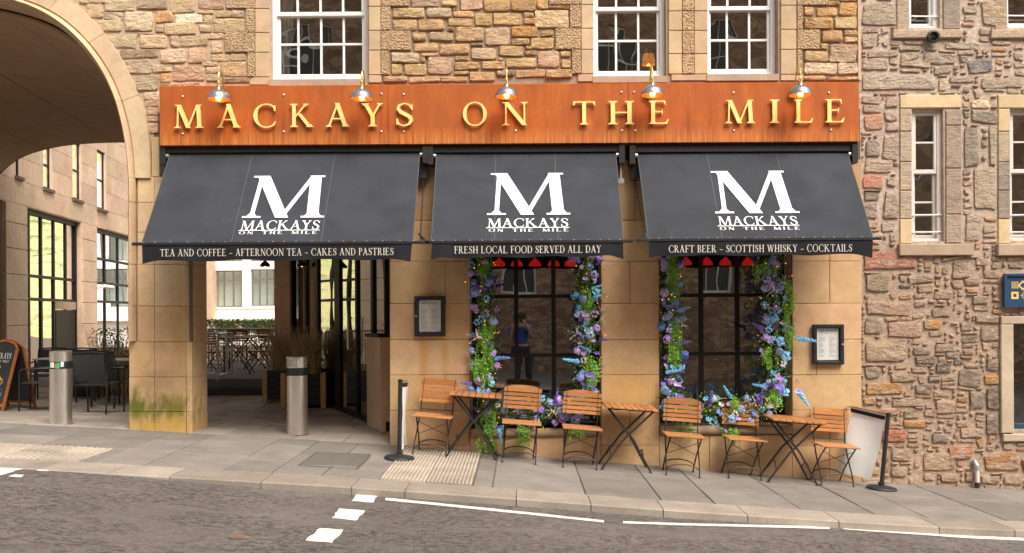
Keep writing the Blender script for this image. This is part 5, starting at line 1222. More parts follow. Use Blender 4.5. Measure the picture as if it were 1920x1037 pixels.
# ------------------------------------------------------------------ framed menus on the wall
def menu(px0, px1, py0, py1, label, knob):
    p, q = W(px0, py1, -.08), W(px1, py0, -.08); x0, x1, z0, z1 = p.x, q.x, p.z, q.z; f = .042
    A = empty('menu_case', ((x0 + x1) / 2, 0, z0), label=label, cat='menu case', group='framed menus on the shop front'); O = A.location
    mb = MB(); mb.box(x0, x0 + f, -.08, -.012, z0, z1); mb.box(x1 - f, x1, -.08, -.012, z0, z1); mb.box(x0 + f, x1 - f, -.08, -.012, z0, z0 + f); mb.box(x0 + f, x1 - f, -.08, -.012, z1 - f, z1)
    o = mb.build('frame', M['black'], A, bevel=.006, loc=-O)
    o = MB().box(x0 + f, x1 - f, -.03, -.014, z0 + f, z1 - f).build('backing', M['black'], A, loc=-O)
    pp = MB().quad((x0 + f + .012, -.0325, z0 + f + .012), (x1 - f - .012, -.0325, z0 + f + .012), (x1 - f - .012, -.0325, z1 - f - .008), (x0 + f + .012, -.0325, z1 - f - .008)).build('menu_sheet', M['paper'], A, loc=-O, fixn=False)
    cx = (x0 + x1) / 2; w_ = (x1 - x0 - 2 * f) * .8
    print_text('printed_heading', 'MACKAYS', Vector((cx - w_ * .42, -.034, z1 - f - .052)), Vector((1, 0, 0)), Vector((0, 0, 1)), w_ * .84, .028, M['ink'], pp, .1, .3, 1.1, 0)
    print_text('printed_heading', 'ON THE MILE', Vector((cx - w_ * .40, -.034, z1 - f - .072)), Vector((1, 0, 0)), Vector((0, 0, 1)), w_ * .80, .010, M['ink'], pp, .5, 1.0, 1.2, 0)
    mb = MB(); z = z1 - f - .10; i = 0
    while z > z0 + f + .05:
        for s in (-1, 1):
            a = cx + (-.5 * w_ if s < 0 else .06 * w_); L = w_ * random.uniform(.22, .42) if i % 6 else w_ * .18
            mb.quad((a, -.0337, z), (a + L, -.0337, z), (a + L, -.0337, z + .0035), (a, -.0337, z + .0035))
        z -= .0105 if i % 6 else .018; i += 1
    mb.build('printed_lines', M['ink2'], pp, fixn=False)
    MB().quad((x0 + f, -.06, z0 + f), (x1 - f, -.06, z0 + f), (x1 - f, -.06, z1 - f), (x0 + f, -.06, z1 - f)).build('glazing', M['lampglass'], A, loc=-O, fixn=False)
    kx = x0 + f * .5 if knob < 0 else x1 - f * .5
    MB().lathe([(0, -.012), (.009, -.01), (.012, 0)], 10).xf(Matrix.Translation((kx, -.082, (z0 + z1) / 2)) @ Matrix.Rotation(R(-90), 4, 'X')).build('lock', M['steel'], A, smooth=True, loc=-O)
M['paper'] = simple('menu_paper', (.76, .75, .72), .7, amt=.04); M['ink'] = simple('black_ink', (.04, .04, .04), .8); M['ink2'] = simple('grey_ink', (.33, .33, .33), .8)
menu(777, 834, 555, 631, 'black framed menu on the wall left of both shop windows', -1); menu(1526, 1583, 608, 684, 'black framed menu on the wall right of both shop windows', 1)

# ------------------------------------------------------------------ bollards
def bollard(px, py, Y, h, r, label, sticker):
    p = W(px, py, Y); z = gz(p.x, Y); A = empty('bollard', (p.x, Y, z), label=label, cat='bollard', group='steel bollards on the pavement')
    MB().lathe([(r, -.05), (r, h * .76), ], 40).build('post', M['steel'], A, smooth='auto')
    MB().lathe([(r - .004, h * .755), (r - .003, h * .76), (r - .003, h * .86), (r - .004, h * .865)], 40).build('black_band', M['black'], A, smooth='auto')
    MB().lathe([(r, h * .86), (r, h - .006), (r - .008, h), (0.001, h)], 40).build('cap', M['steel'], A, smooth='auto')
    MB().lathe([(r + .012, -.02), (r + .012, .003), (r, .004)], 40).build('collar', M['joint'], A)
    return A
b1 = bollard(114.5, 792, .2, .90, .127, 'stainless steel bollard with stickers on its black band, beside the chalkboard', True)
b2 = bollard(557.5, 819, .35, .97, .128, 'stainless steel bollard in the middle of the open passage', False)
def sticker(A, a0, a1, z0, z1, r, mat):
    mb = MB(); n = 5
    for k in range(n + 1): a = R(a0 + (a1 - a0) * k / n); mb.v += [(r * math.sin(a), -r * math.cos(a), z0), (r * math.sin(a), -r * math.cos(a), z1)]
    mb.f = [(2 * k, 2 * k + 2, 2 * k + 3, 2 * k + 1) for k in range(n)]; mb.build('sticker', mat, A, fixn=False)
M['stk1'] = simple('white_sticker', (.7, .7, .68), .5); M['stk2'] = simple('green_sticker', (.08, .32, .12), .5); M['stk3'] = simple('red_sticker', (.5, .05, .04), .5); M['stk4'] = simple('worn_grey_sticker', (.42, .40, .38), .6, 0, 18, .5)
sticker(b1, -40, -8, .70, .765, .1265, M['stk1']); sticker(b1, -2, 22, .69, .76, .1265, M['stk2']); sticker(b1, 26, 42, .71, .77, .1265, M['stk1']); sticker(b1, -6, 0, .70, .73, .1267, M['stk3'])
sticker(b2, -42, 12, .85, .95, .1285, M['stk4']); sticker(b2, 18, 42, .86, .93, .1285, M['stk1'])

# ------------------------------------------------------------------ folding wooden chairs and tables
SLOPE = math.atan(.0815)
def rodp(name, pts, r, par, mat='iron', n=6): return MB().tube(pts, r, n).build(name, M[mat], par, smooth='auto')
def make_chair(label, group, loc, rot):
    A = empty('folding_chair', loc, label=label, cat='chair', group=group, rot=rot)
    def rbox(x0, x1, y0, y1, z0, z1): return MB().box(x0, x1, y0, y1, z0, z1)
    bk = None
    # back: uprights lean back; five slats, the top one arched
    yb = lambda z: .155 + (z - .45) * .22
    fr = MB()
    for s in (-1, 1): fr.bar((s * .185, yb(.45), .45), (s * .185, yb(.86), .86), .018, .006, up=(1, 0, 0))
    fr.bar((-.185, yb(.50), .50), (.185, yb(.50), .50), .008, .008)
    bk = fr.build('back_frame', M['iron'], A)
    for i, (z0, z1) in enumerate(((.585, .622), (.634, .671), (.683, .720), (.732, .769), (.782, .862))):
        n = 10; mb = MB(); top = i == 4
        for k in range(n + 1):
            x = -.222 + .444 * k / n; c = .018 * (1 - (x / .222) ** 2); zt = z1 - (.034 * abs(x / .222) ** 2.4 if top else .0) ; y = yb((z0 + z1) / 2) - .012 + c
            mb.v += [(x, y, z0), (x, y + .014, z0), (x, y + .014 + .008 * (zt - z0) / .04 * .4, zt), (x, y + .004, zt)]
        for k in range(n):
            q = 4 * k; mb.f += [(q, q + 4, q + 7, q + 3), (q + 1, q + 2, q + 6, q + 5), (q, q + 1, q + 5, q + 4), (q + 3, q + 7, q + 6, q + 2)]
        mb.f += [(0, 3, 2, 1), (4 * n, 4 * n + 1, 4 * n + 2, 4 * n + 3)]
        mb.build('slat', M['teak'], bk, smooth='auto')
    st = MB()
    for s in (-1, 1): st.bar((s * .17, -.20, .437), (s * .17, .16, .437), .016, .01)
    st = st.build('seat_frame', M['iron'], A)
    for i in range(6):
        y = -.215 + i * .062; mb = MB().box(-.225, .225, y, y + .052, .443, .462); mb.build('slat', M['teak'], st, bevel=.004)
    for s in (-1, 1):
        x = s * .19
        rodp('front_leg', [(x, yb(.60), .60), (x, yb(.48) + .0, .48), (x, .04, .30), (x, -.13, .10), (x, -.175, .0)], .0085, A)
        rodp('rear_leg', [(x * .93, -.19, .44), (x * .93, -.06, .33), (x * .93, .10, .16), (x * .93, .20, .0)], .0085, A)
        MB().lathe([(.02, 0), (.018, .006), (.0, .008)], 10, (x, -.175, 0)).build('foot', M['iron'], A); MB().lathe([(.02, 0), (.018, .006), (.0, .008)], 10, (x * .93, .20, 0)).build('foot', M['iron'], A)
    arc_ = lambda w_, y, z0, h: [(w_ * math.sin(R(a)), y, z0 + h * math.cos(R(a))) for a in range(-90, 91, 15)]
    rodp('stretcher', arc_(.19, -.155, .06, .075), .0075, A); rodp('stretcher', arc_(.177, .165, .075, .07), .0075, A)
    rodp('cross_brace', [(-.177, .04, .22), (.177, -.11, .39)], .004, A); rodp('cross_brace', [(.177, .04, .22), (-.177, -.11, .39)], .004, A)
    return A
grp = 'wooden folding chairs along the shop front'
def footplace(px, py, off): p = onground(px, py); return Vector((p.x, p.y + off, gz(p.x, p.y)))
ch = [(806, 856, 'folding wooden chair left of all tables, beside the ribbed paving', -.06), (972, 869, 'folding wooden chair under the left shop window, just right of the first table', 0.02), (1087, 879, 'folding wooden chair under the left shop window, nearer the bare middle table', 0),
      (1281, 893.5, 'folding wooden chair under the right shop window, just right of the middle table', -.02), (1396, 898.5, 'folding wooden chair under the right shop window, with its back left of the last table', .03), (1569, 911.5, 'folding wooden chair between the last table and the white banner', .05)]
chairs = []
for i, (px, py, lb, rz_) in enumerate(ch):
    p = footplace(px, py, .175)
    p.y = min(p.y, -.30)
    if i == 0: c0 = make_chair(lb, grp, p, (0, SLOPE, rz_)); A = c0
    else: A = copy_tree(c0); A.location = p; A.rotation_euler = (0, SLOPE, rz_); A['label'] = lb
    chairs.append(A)
def make_table(label, group, loc, rot):
    A = empty('folding_table', loc, label=label, cat='table', group=group, rot=rot)
    fr = MB(); 
    for y in (-.25, .25): fr.box(-.27, .27, y - .012, y + .012, .700, .713)
    fr = fr.box(-.02, .02, -.24, .24, .702, .711).build('top_frame', M['iron'], A)
    for i in range(8):
        x = -.30 + i * .0757; MB().box(x, x + .069, -.30, .30, .714, .736).build('slat', M['teak'], fr, bevel=.004)
    for s in (-1, 1):
        for y in (-.20, .20):
            yy = y + s * .012
            MB().bar((s * -.25, yy, .70), (s * .06, yy, .36), .022, .012, up=(0, 1, 0)).bar((s * .06, yy, .36), (s * .27, yy, .03), .022, .012, up=(0, 1, 0)).bar((s * .27, yy, .03), (s * .285, yy, 0), .022, .012, up=(0, 1, 0)).build('leg', M['iron'], A)
        rodp('stretcher', [(s * (.19 + 0 * a), -.19 + .38 * a / 8, .135 + .10 * math.sin(math.pi * a / 8)) for a in range(9)], .008, A)
        for y in (-.2, .2): MB().box(s * .285 - .022, s * .285 + .022, y + s * .012 - .013, y + s * .012 + .013, 0, .006).build('foot', M['iron'], A)
    return A
tb = [(883, 858, 'folding wooden table with slatted top, between the first two chairs from the left'), (1174, 884, 'folding wooden table with slatted top between the two flowered windows'), (1485, 906, 'folding wooden table with slatted top right of the right-hand window, near the banner')]
tables = []
for i, (px, py, lb) in enumerate(tb):
    p = footplace(px, py, .20); p.y = min(p.y, -.36)
    if i == 0: t0_ = make_table(lb, 'slatted folding tables along the shop front', p, (0, SLOPE, .02)); A = t0_
    else: A = copy_tree(t0_); A.location = p; A.rotation_euler = (0, SLOPE * 1.05, (.0, -.04)[i - 1]); A['label'] = lb
    tables.append(A)

# ------------------------------------------------------------------ post and banner barriers
def barrier(px, py, top, wallp, label, lean):
    p = onground(px, py); z = gz(p.x, p.y); A = empty('cafe_barrier', (p.x, p.y, z), label=label, cat='barrier', group='post and banner barriers'); h = .86
    tp = Vector((lean[0], lean[1], h))
    sl_ = Matrix.Rotation(SLOPE, 4, 'Y')
    MB().lathe([(.168, 0), (.168, .018), (.155, .032), (.05, .045), (.03, .06), (.001, .06)], 36).xf(sl_).build('base', M['rubber'], A, smooth='auto')
    MB().tube([(0, 0, .05), tuple(tp)], .0245, 16).build('post', M['black'], A, smooth='auto'); MB().lathe([(.034, .06), (.036, .07), (.034, .085), (.024, .09)], 20).build('post_collar', M['iron'], A, smooth='auto')
    MB().lathe([(.0245, 0), (.027, .004), (.027, .03), (.001, .036)], 16, tuple(tp - Vector((0, 0, .01)))).build('post_cap', M['black'], A, smooth='auto')
    e = Vector(wallp) - A.location; d = (e - tp); top_ = tp + Vector((0, 0, -.015))
    MB().tube([tuple(top_), tuple(e)], .012, 10).build('rail', M['steel'], A, smooth='auto')
    a, b = top_.lerp(e, .08), top_.lerp(e, .90); mb = MB()
    MB().bar(tuple(a + Vector((0, 0, -.02))), tuple(b + Vector((0, 0, -.02))), .012, .07).build('banner_sleeve', M['valance'], A)
    n = 10
    for k in range(n + 1):
        u = k / n; q = a.lerp(b, u); w_ = .012 * math.sin(u * 6); bot = Vector((lean[2] + w_ * 1.0, 0, -.70))
        nrm_ = Vector((d.y, -d.x, 0)).normalized()
        for v in range(6): r_ = q + Vector((0, 0, -.055)) + bot * (v / 5) + nrm_ * (w_ * v / 5 + .018 * math.sin(v * .9 + u * 2)); mb.v.append(tuple(r_))
    for k in range(n):
        for v in range(5): i = k * 6 + v; mb.f.append((i, i + 6, i + 7, i + 1))
    mb.build('banner', M['banner'], A, smooth=True, fixn=False)
    return A
M['rubber'] = simple('black_rubber_base', (.02, .021, .024), .55, 0, 25, .5); 
def bnr():
    m = NT('white_banner_vinyl', .6); m.col(m.mix(m.math('MULTIPLY', m.ramp(m.noise(4.5, 5, .7), [(.6, 0.0), (.8, 1.0)]), .5), (.88, .87, .85), (.45, .44, .44))); return m.m
M['banner'] = bnr()
pb_ = onground(749, 861); barrier(749, 861, 712, (W(766, 712, -.03).x - .01, -.03, .93), 'black post barrier with a white banner seen edge-on, left of the chairs', (.015, 0, 0))
barrier(1653, 918, 785, (3.94, -.03, .60), 'black post barrier with a wide white banner at the right end of the terrace', (.09, .02, -.16))

# ------------------------------------------------------------------ chalkboard, black mesh chairs and tables by the archway
p = onground(19, 764); ry = .70
BD = empty('sandwich_board', tuple(onground(14, 768)), label='black chalkboard sign with rounded top, orange frame and yellow coffee cup', cat='board sign')
BD.rotation_euler = (0, 0, -.50); BD.scale = (1.18, 1.18, 1.18)
def board(sgn, lean, name):
    # panel in local x (width .62) and along the lean
    w2 = .31; H = .90; o = Vector((0, sgn * lean, 0)); up = Vector((0, -sgn * lean * .92, H)).normalized(); n = Vector((1, 0, 0)).cross(up)
    n = n if n.y * sgn > 0 else -n
    P = lambda x, s, d=0: tuple(o + Vector((x, 0, 0)) + up * s + n * d)
    prof = [(-w2 + .03, .09)] + [(-w2 + .03, .80)] + [((w2 - .03) * math.sin(R(a)), .80 + .115 * math.cos(R(a))) for a in range(-75, 76, 15)] + [(w2 - .03, .80), (w2 - .03, .09)]
    mb = MB(); m = len(prof)
    for d in (.004, -.006): mb.v += [P(x, s, d) for x, s in prof]
    mb.f = [tuple(range(m)), tuple(range(2 * m - 1, m - 1, -1))] + [(k, k + m, (k + 1) % m + m, (k + 1) % m) for k in range(m)]
    pn = mb.build(name, M['chalk'], BD)
    for s in (-1, 1): MB().bar(P(s * (w2 - .012), .0), P(s * (w2 - .012), .84), .028, .026, up=tuple(n)).build('frame_leg', M['boardframe'], BD)
    MB().bar(P(-w2 + .03, .09), P(w2 - .03, .09), .03, .02, up=tuple(n)).build('frame_rail', M['boardframe'], BD)
    tp = [P((w2 - .01) * math.sin(R(a)) , .81 + .125 * math.cos(R(a))) for a in range(-82, 83, 12)]; MB().tube(tp, .014, 6).build('frame_arch', M['boardframe'], BD)
    ux = Vector((1, 0, 0)) * (1 if sgn < 0 else -1); oo = lambda x, s: Vector(P(x * (1 if sgn < 0 else -1), s, .006))
    print_text('chalk_lettering', 'MACKAYS', oo(-.21, .70), ux, up, .42, .075, M['chalkw'], pn, .1, .3, 1, 0); print_text('chalk_lettering', 'ON THE MILE', oo(-.19, .65), ux, up, .38, .028, M['chalkw'], pn, .3, .8, 1.2, 0)
    print_text('chalk_lettering', 'BREAKFAST', oo(-.20, .20), ux, up, .40, .045, M['chalkw'], pn, .1, .3, 1, 0); print_text('chalk_lettering', 'TILL NOON', oo(-.12, .145), ux, up, .24, .022, M['chalky'], pn, .1, .4, 1, 0) if False else None
    mb = MB()
    def stroke(pts, w_):
        for q in path(pts, [w_] * len(pts)): i = len(mb.v); mb.v += [tuple(oo(x, s)) for x, s in q]; mb.f.append((i, i + 1, i + 2, i + 3))
    stroke([(-.11 , .44), (-.09, .36), (-.05, .315), (.0, .305), (.05, .315), (.09, .36), (.11, .44)], .014); stroke([(.11 * math.cos(R(a)), .44 + .022 * math.sin(R(a))) for a in range(0, 361, 24)], .010)
    stroke([(.105, .43), (.15, .425), (.155, .385), (.12, .355), (.088, .355)], .012); stroke([(-.15, .30), (-.06, .285), (.06, .285), (.15, .30)], .011)
    for x in (-.04, .02): stroke([(x, .49), (x + .025, .52), (x - .005, .55), (x + .02, .58), (x, .61)], .011)
    stroke([(-.1, .255), (.1, .255)], .004)
    mb.build('cup_drawing', M['chalky'], pn, fixn=False)
M['chalk'] = simple('chalkboard_black', (.025, .028, .032), .7, 0, 6, .3); M['chalkw'] = simple('white_chalk', (.75, .75, .73), .9); M['chalky'] = simple('yellow_chalk', (.80, .55, .06), .9)
board(-1, .26, 'front_panel'); board(1, .20, 'rear_panel')
M['textile'] = simple('black_mesh_textile', (.028, .028, .03), .7, 0, 60, .3, .3); M['alu'] = simple('black_tubular_frame', (.018, .02, .022), .4, .2)
def mesh_chair(label, loc, rz):
    A = empty('mesh_chair', loc, rz, label, 'chair', 'black mesh armchairs by the archway')
    fr = MB()
    for s in (-1, 1): rodp('armrest', [(s * .27, -.24, .62), (s * .275, -.2, .645), (s * .275, .16, .66), (s * .25, .24, .64)], .014, A, 'alu', 8)
    for s in (-1, 1):
        rodp('leg', [(s * .27, -.24, .63), (s * .265, -.25, .0)], .014, A, 'alu', 8); rodp('leg', [(s * .24, .22, .62), (s * .25, .30, .0)], .014, A, 'alu', 8)
        rodp('back_post', [(s * .235, .18, .42), (s * .225, .29, .88)], .013, A, 'alu', 8)
    rodp('top_rail', [(-.225, .29, .88), (0, .305, .895), (.225, .29, .88)], .013, A, 'alu', 8); rodp('seat_rail', [(-.26, -.24, .43), (.26, -.24, .43)], .013, A, 'alu', 8); rodp('seat_rail', [(-.25, .19, .42), (.25, .19, .42)], .013, A, 'alu', 8)
    mb = MB(); n = 6
    for k in range(n + 1): t = k / n; y = .195 + .095 * t + .02 * math.sin(math.pi * t); mb.v += [(-.22, y, .47 + .40 * t), (.22, y, .47 + .40 * t)]
    mb.f = [(2 * k, 2 * k + 1, 2 * k + 3, 2 * k + 2) for k in range(n)]; mb.build('backrest', M['textile'], A, smooth=True)
    MB().box(-.245, .245, -.23, .18, .432, .438).build('seat', M['textile'], A)
    return A
mch = [(184, 775, 3.14, 'black mesh armchair seen from behind, just left of the mossy pier'), (80, 770, -1.35, 'black mesh armchair right beside the chalkboard, turned sideways'), (222, 762, 2.7, 'black mesh armchair half hidden behind the mossy pier'), (150, 752, .3, 'black mesh armchair on the far side of the table, behind the left bollard'), (92, 750, .25, 'black mesh armchair furthest back, between chalkboard and left bollard')]
for i, (px, py, rz_, lb) in enumerate(mch):
    p = onground(px, py); p.z = gz(p.x, p.y)
    if i == 0: m0 = mesh_chair(lb, p, rz_)
    else: A = copy_tree(m0); A.location = p; A.rotation_euler = (0, 0, rz_); A['label'] = lb
for i, (px, py, lb) in enumerate(((228, 758, 'outdoor table with a pale top beside the pier'), (122, 752, 'outdoor table with a pale top behind the left bollard'))):
    p = onground(px, py); p.z = gz(p.x, p.y)
    if i == 0:
        OT = A = empty('outdoor_table', p, 0, lb, 'table', 'pale-topped outdoor tables'); MB().box(-.38, .38, -.35, .35, .72, .745).build('table_top', simple('pale_grey_top', (.45, .44, .42), .4), A, bevel=.006)
        for sx in (-1, 1):
            for sy in (-1, 1): rodp('leg', [(sx * .34, sy * .31, .72), (sx * .35, sy * .32, 0)], .018, A, 'alu', 8)
    else: A = copy_tree(OT); A.location = p; A['label'] = lb

# ------------------------------------------------------------------ courtyard: terrace, railings, hedges, planters
tz = .58; TX0, TX1, TY0, TY1 = -6.5, -4.45, 5.75, 11.5
TP = MB().box(TX0 - 2, TX1, TY0, TY1, .2, tz); tp_ = TP.build('terrace', simple('dark_terrace_boards', (.11, .10, .095), .7), kind='structure', fixn=True)
MB().box(TX0 - 2, TX1 + .02, TY0 - .30, TY0 - .001, .2, tz - .15).build('terrace_step', M['black'], tp_)
RLS = []
def railing(p, q, label, n):
    p, q = Vector(p), Vector(q); L = (q - p).length; d = (q - p).normalized(); A = empty('railing', p, label=label, cat='railing', group='galvanised railings round the terrace')
    q = q - p; O = Vector((0, 0, 0))
    for z in (.84, .66, .10): MB().tube([(0, 0, z), (q.x, q.y, z)], .021 if z > .8 else .014, 8).build('rail', M['galv'], A, smooth='auto')
    for t in (0, 1): MB().tube([(q.x * t, q.y * t, 0), (q.x * t, q.y * t, .84)], .021, 8).build('post', M['galv'], A, smooth='auto')
    for k in range(1, n): t = k / n; MB().tube([(q.x * t, q.y * t, .10), (q.x * t, q.y * t, .66)], .007, 6).build('baluster', M['iron'], A)
railing((-7.2, TY0 + .05, tz), (W(433, 700, TY0).x, TY0 + .05, tz), 'galvanised railing along the front edge of the raised terrace', 15)
railing((W(424, 700, TY0).x, TY0 + .05, tz), (W(424, 700, TY0).x, TY0 - .45, .30), 'short galvanised handrail beside the terrace steps', 3)
railing((-7.5, 10.9, tz), (TX1 - .05, 10.9, tz), 'galvanised railing at the back of the terrace in front of the hedge', 26)
def leafmat(name, c, c2, tr=.25):
    m = NT(name, .55, spec=.3); m.col(m.mix(1, m.ramp(m.noise(9, 3), [(.3, c), (.7, c2)]), m.ramp(m.noise(60, 2), [(.3, .7), (.7, 1.3)]), 'MULTIPLY')); m.b.inputs['Subsurface Weight'].default_value = 0
    return m.m
M['leafd'] = leafmat('dark_green_leaf', (.035, .10, .022), (.09, .20, .045)); M['leafb'] = leafmat('bright_green_leaf', (.17, .42, .04), (.32, .62, .10)); M['leafg'] = leafmat('grey_green_leaf', (.14, .20, .13), (.28, .34, .24))
M['leafh'] = leafmat('hedge_leaf', (.10, .20, .03), (.26, .38, .06)); M['twig'] = simple('bare_twig', (.34, .24, .12), .8, 0, 20, .3)
def leaf(mb, p, L, wd, rnd=random):
    d = Vector((rnd.uniform(-1, 1), rnd.uniform(-1, .6), rnd.uniform(-1, 1))).normalized(); s = d.cross(Vector((rnd.uniform(-1, 1), rnd.uniform(-1, 1), rnd.uniform(-1, 1)))).normalized(); n = d.cross(s) * L * .15
    a = p - d * L / 2; b = p + d * L / 2; m_ = p + n; i = len(mb.v); mb.v += [tuple(a), tuple(m_ + s * wd / 2), tuple(b), tuple(m_ - s * wd / 2)]; mb.f.append((i, i + 1, i + 2, i + 3))
def twigs(n, w_, dp, h, spread):
    mb = MB()
    for k in range(n):
        x, y = random.uniform(-w_, w_), random.uniform(-dp, dp); a = random.uniform(-spread, spread); b = random.uniform(-spread, spread); hh = h * random.uniform(.6, 1)
        pts = [(x, y, 0), (x + a * hh * .35 + random.uniform(-.02, .02), y + b * hh * .35, hh * .5), (x + a * hh + random.uniform(-.03, .03), y + b * hh, hh)]
        mb.tube(pts, .004, 3, cap=False, radii=[.006, .0045, .0015])
        if random.random() < .6:
            t = Vector(pts[1]); mb.tube([tuple(t), tuple(t + Vector((random.uniform(-.12, .12), random.uniform(-.1, .1), hh * .35)))], .003, 3, cap=False, radii=[.0035, .001])
    return mb
def hedge(x0, x1, y0, y1, z0, z1, label, nleaf, tw):
    A = empty('hedge', ((x0 + x1) / 2, (y0 + y1) / 2, z0), label=label, cat='hedge'); mb = MB(); hw, hd, h = (x1 - x0) / 2, (y1 - y0) / 2, z1 - z0
    for k in range(nleaf):
        u = random.random(); z = h * (1 - .30 * u ** 2) if random.random() < .7 else h * random.uniform(.3, 1); leaf(mb, Vector((random.uniform(-hw, hw), random.uniform(-hd, hd), z + random.uniform(-.05, .05))), .05, .03)
    o = mb.build('foliage', M['leafh'], A, fixn=False); o['kind'] = 'stuff'; o = twigs(tw, hw, hd * .8, h * 1.0, .15).build('twigs', M['twig'], A, fixn=False); o['kind'] = 'stuff'
hedge(-8.5, -3.4, 11.7, 12.3, .3, 1.62, 'clipped green hedge behind the raised terrace', 9000, 500)
xa, xb = W(176, 650, 5.5).x, W(262, 650, 5.5).x; hedge(xa, xb, 5.3, 5.9, .3, 1.50, 'bare twiggy hedge in front of the glazed courtyard building', 500, 420)
def planter(px0, px1, Y, h, label):
    a, b = W(px0, 700, Y).x, W(px1, 700, Y).x; w2 = (b - a) / 2; A = empty('planter', ((a + b) / 2, Y + w2 * .8, .30), label=label, cat='planter', group='black slatted planters with pale corner posts'); d2 = w2 * .8
    n = 5
    for k in range(n):
        z0 = .05 + k * (h - .05) / n; z1 = z0 + (h - .05) / n - .008
        for y0, y1 in ((-d2, -d2 + .02), (d2 - .02, d2)): MB().box(-w2 + .02, w2 - .02, y0, y1, z0, z1).build('board', M['blackwood'], A)
        for x0, x1 in ((-w2, -w2 + .02), (w2 - .02, w2)): MB().box(x0, x1, -d2 + .02, d2 - .02, z0, z1).build('board', M['blackwood'], A)
    for sx in (-1, 1):
        for sy in (-1, 1): x = sx * (w2 - .025); y = sy * (d2 - .02); MB().box(x - .04, x + .04, y - .035, y + .035, 0, h + .01).build('corner_post', M['pale_wood'], A, bevel=.004)
    MB().box(-w2 + .03, w2 - .03, -d2 + .03, d2 - .03, h - .1, h - .05).build('soil', M['joint'], A)
    B = twigs(230, w2 * .6, d2 * .6, .80, .42).build('bare_shrub', M['twig'], None, fixn=False, loc=(A.location.x, A.location.y, .30 + h - .06)); return A, B
p1, s1_ = planter(528, 609, 3.05, .54, 'black planter with pale corner posts directly behind the passage bollard'); tag(s1_, 'bare thin-stemmed shrub in the planter right behind the passage bollard', 'shrub', 'bare shrubs in the planters')
p2, s2_ = planter(494, 548, 4.0, .54, 'black planter further back, left of the passage bollard'); tag(s2_, 'bare thin-stemmed shrub in the further planter left of the passage bollard', 'shrub', 'bare shrubs in the planters')
# terrace furniture: copies of the folding chair and table
for i, (x, y, r_, lb) in enumerate(((-6.0, 7.0, 1.2, 'wooden folding chair on the raised terrace, nearest the railing post'), (-5.3, 7.4, -1.3, 'wooden folding chair on the terrace by the step opening'), (-6.3, 9.3, .3, 'wooden folding chair at the back left of the terrace'), (-5.2, 9.2, -.2, 'wooden folding chair at the back right of the terrace, against the hedge'), (-5.75, 10.0, 2.8, 'wooden folding chair in the far middle of the terrace'))):
    A = copy_tree(c0); A.location = (x, y, tz); A.rotation_euler = (0, 0, r_); A['label'] = lb; A['group'] = 'folding chairs on the courtyard terrace'
for x, y, lb in ((-5.65, 7.2, 'folding table between the two nearer terrace chairs'), (-5.75, 9.0, 'folding table among the chairs at the back of the terrace')):
    A = copy_tree(t0_); A.location = (x, y, tz); A.rotation_euler = (0, 0, .1); A['label'] = lb; A['group'] = 'folding tables on the courtyard terrace'
# hanging lamps
def pendant(x, y, z, ztop, r, shade, bulb, label, group, mat2=None):
    A = empty('pendant_lamp', (x, y, z), label=label, cat='lamp', group=group)
    MB().lathe([(r, 0), (r * .95, r * .4), (r * .6, r * .85), (r * .25, r * 1.1), (.02, r * 1.3), (.001, r * 1.3)], 20).build('lamp_shade', shade, A, smooth='auto')
    MB().lathe([(.001, .0), (.025, .015), (.03, .04), (.012, .07)], 10).build('bulb', bulb, A, smooth=True); MB().tube([(0, 0, r * 1.3), (0, 0, ztop - z)], .004, 5).build('cord', M['black'], A)
    return A
for px, lb in ((497, 'black dome lamp hanging in the passage, left of the stone column'), (566, 'black dome lamp hanging in the passage, right of the stone column')):
    p = W(px, 500, 4.3); pendant(p.x, 4.3, p.z, 3.42, .085, M['black'], M['bulb'], lb, 'black dome lamps in the passage')
k_ = 0
for px, lb in ((936, 'first'), (969, 'second'), (1003, 'third'), (1038, 'fourth'), (1070, 'fifth')):
    p = W(px, 499, 1.3); pendant(p.x, 1.3, p.z, 3.35, .082, M['red'], M['red'], lb + ' red lampshade from the left at the top of the left shop window', 'red lampshades in the left shop window')
for px, lb in ((1286, 'first'), (1325, 'second'), (1360, 'third'), (1402, 'fourth')):
    p = W(px, 497, 1.3); pendant(p.x, 1.3, p.z, 3.35, .082, M['red'], M['red'], lb + ' red lampshade from the left at the top of the right shop window', 'red lampshades in the right shop window')
p = W(1216, 122, .55); A = empty('table_lamp', (p.x, .55, p.z - .02), label='amber table lamp glowing in the middle upstairs window', cat='lamp')
MB().lathe([(.085, .02), (.07, .155)], 20).build('lamp_shade', M['amber'], A, smooth=True); MB().lathe([(.05, -.25), (.05, -.23), (.012, -.22), (.012, .03), (.001, .03)], 12).build('lamp_base', M['brass2'], A, smooth='auto'); MB().lathe([(.001, .0), (.02, .015), (.001, .04)], 8).build('bulb', M['bulb'], A)
# pale curtain in the left upper window
mb = MB(); n = 14; a, b = W(528, 60, .45), W(551, 60, .45)
for k in range(n + 1):
    x = a.x + (b.x - a.x) * k / n; y = .45 + .03 * math.sin(k * 1.4)
    for z, sc in ((Z_(-90), 1), (Z_(40), .9), (Z_(95), .5), (Z_(140), .7)): mb.v.append((a.x + (x - a.x) * sc, y, z))
mb.f = [(4 * k + j, 4 * k + 4 + j, 4 * k + 5 + j, 4 * k + 1 + j) for k in range(n) for j in range(3)]
tag(mb.build('curtain', simple('cream_curtain', (.5, .46, .40), .8), smooth=True, fixn=False), 'pale gathered curtain in the left upstairs window', 'curtain')
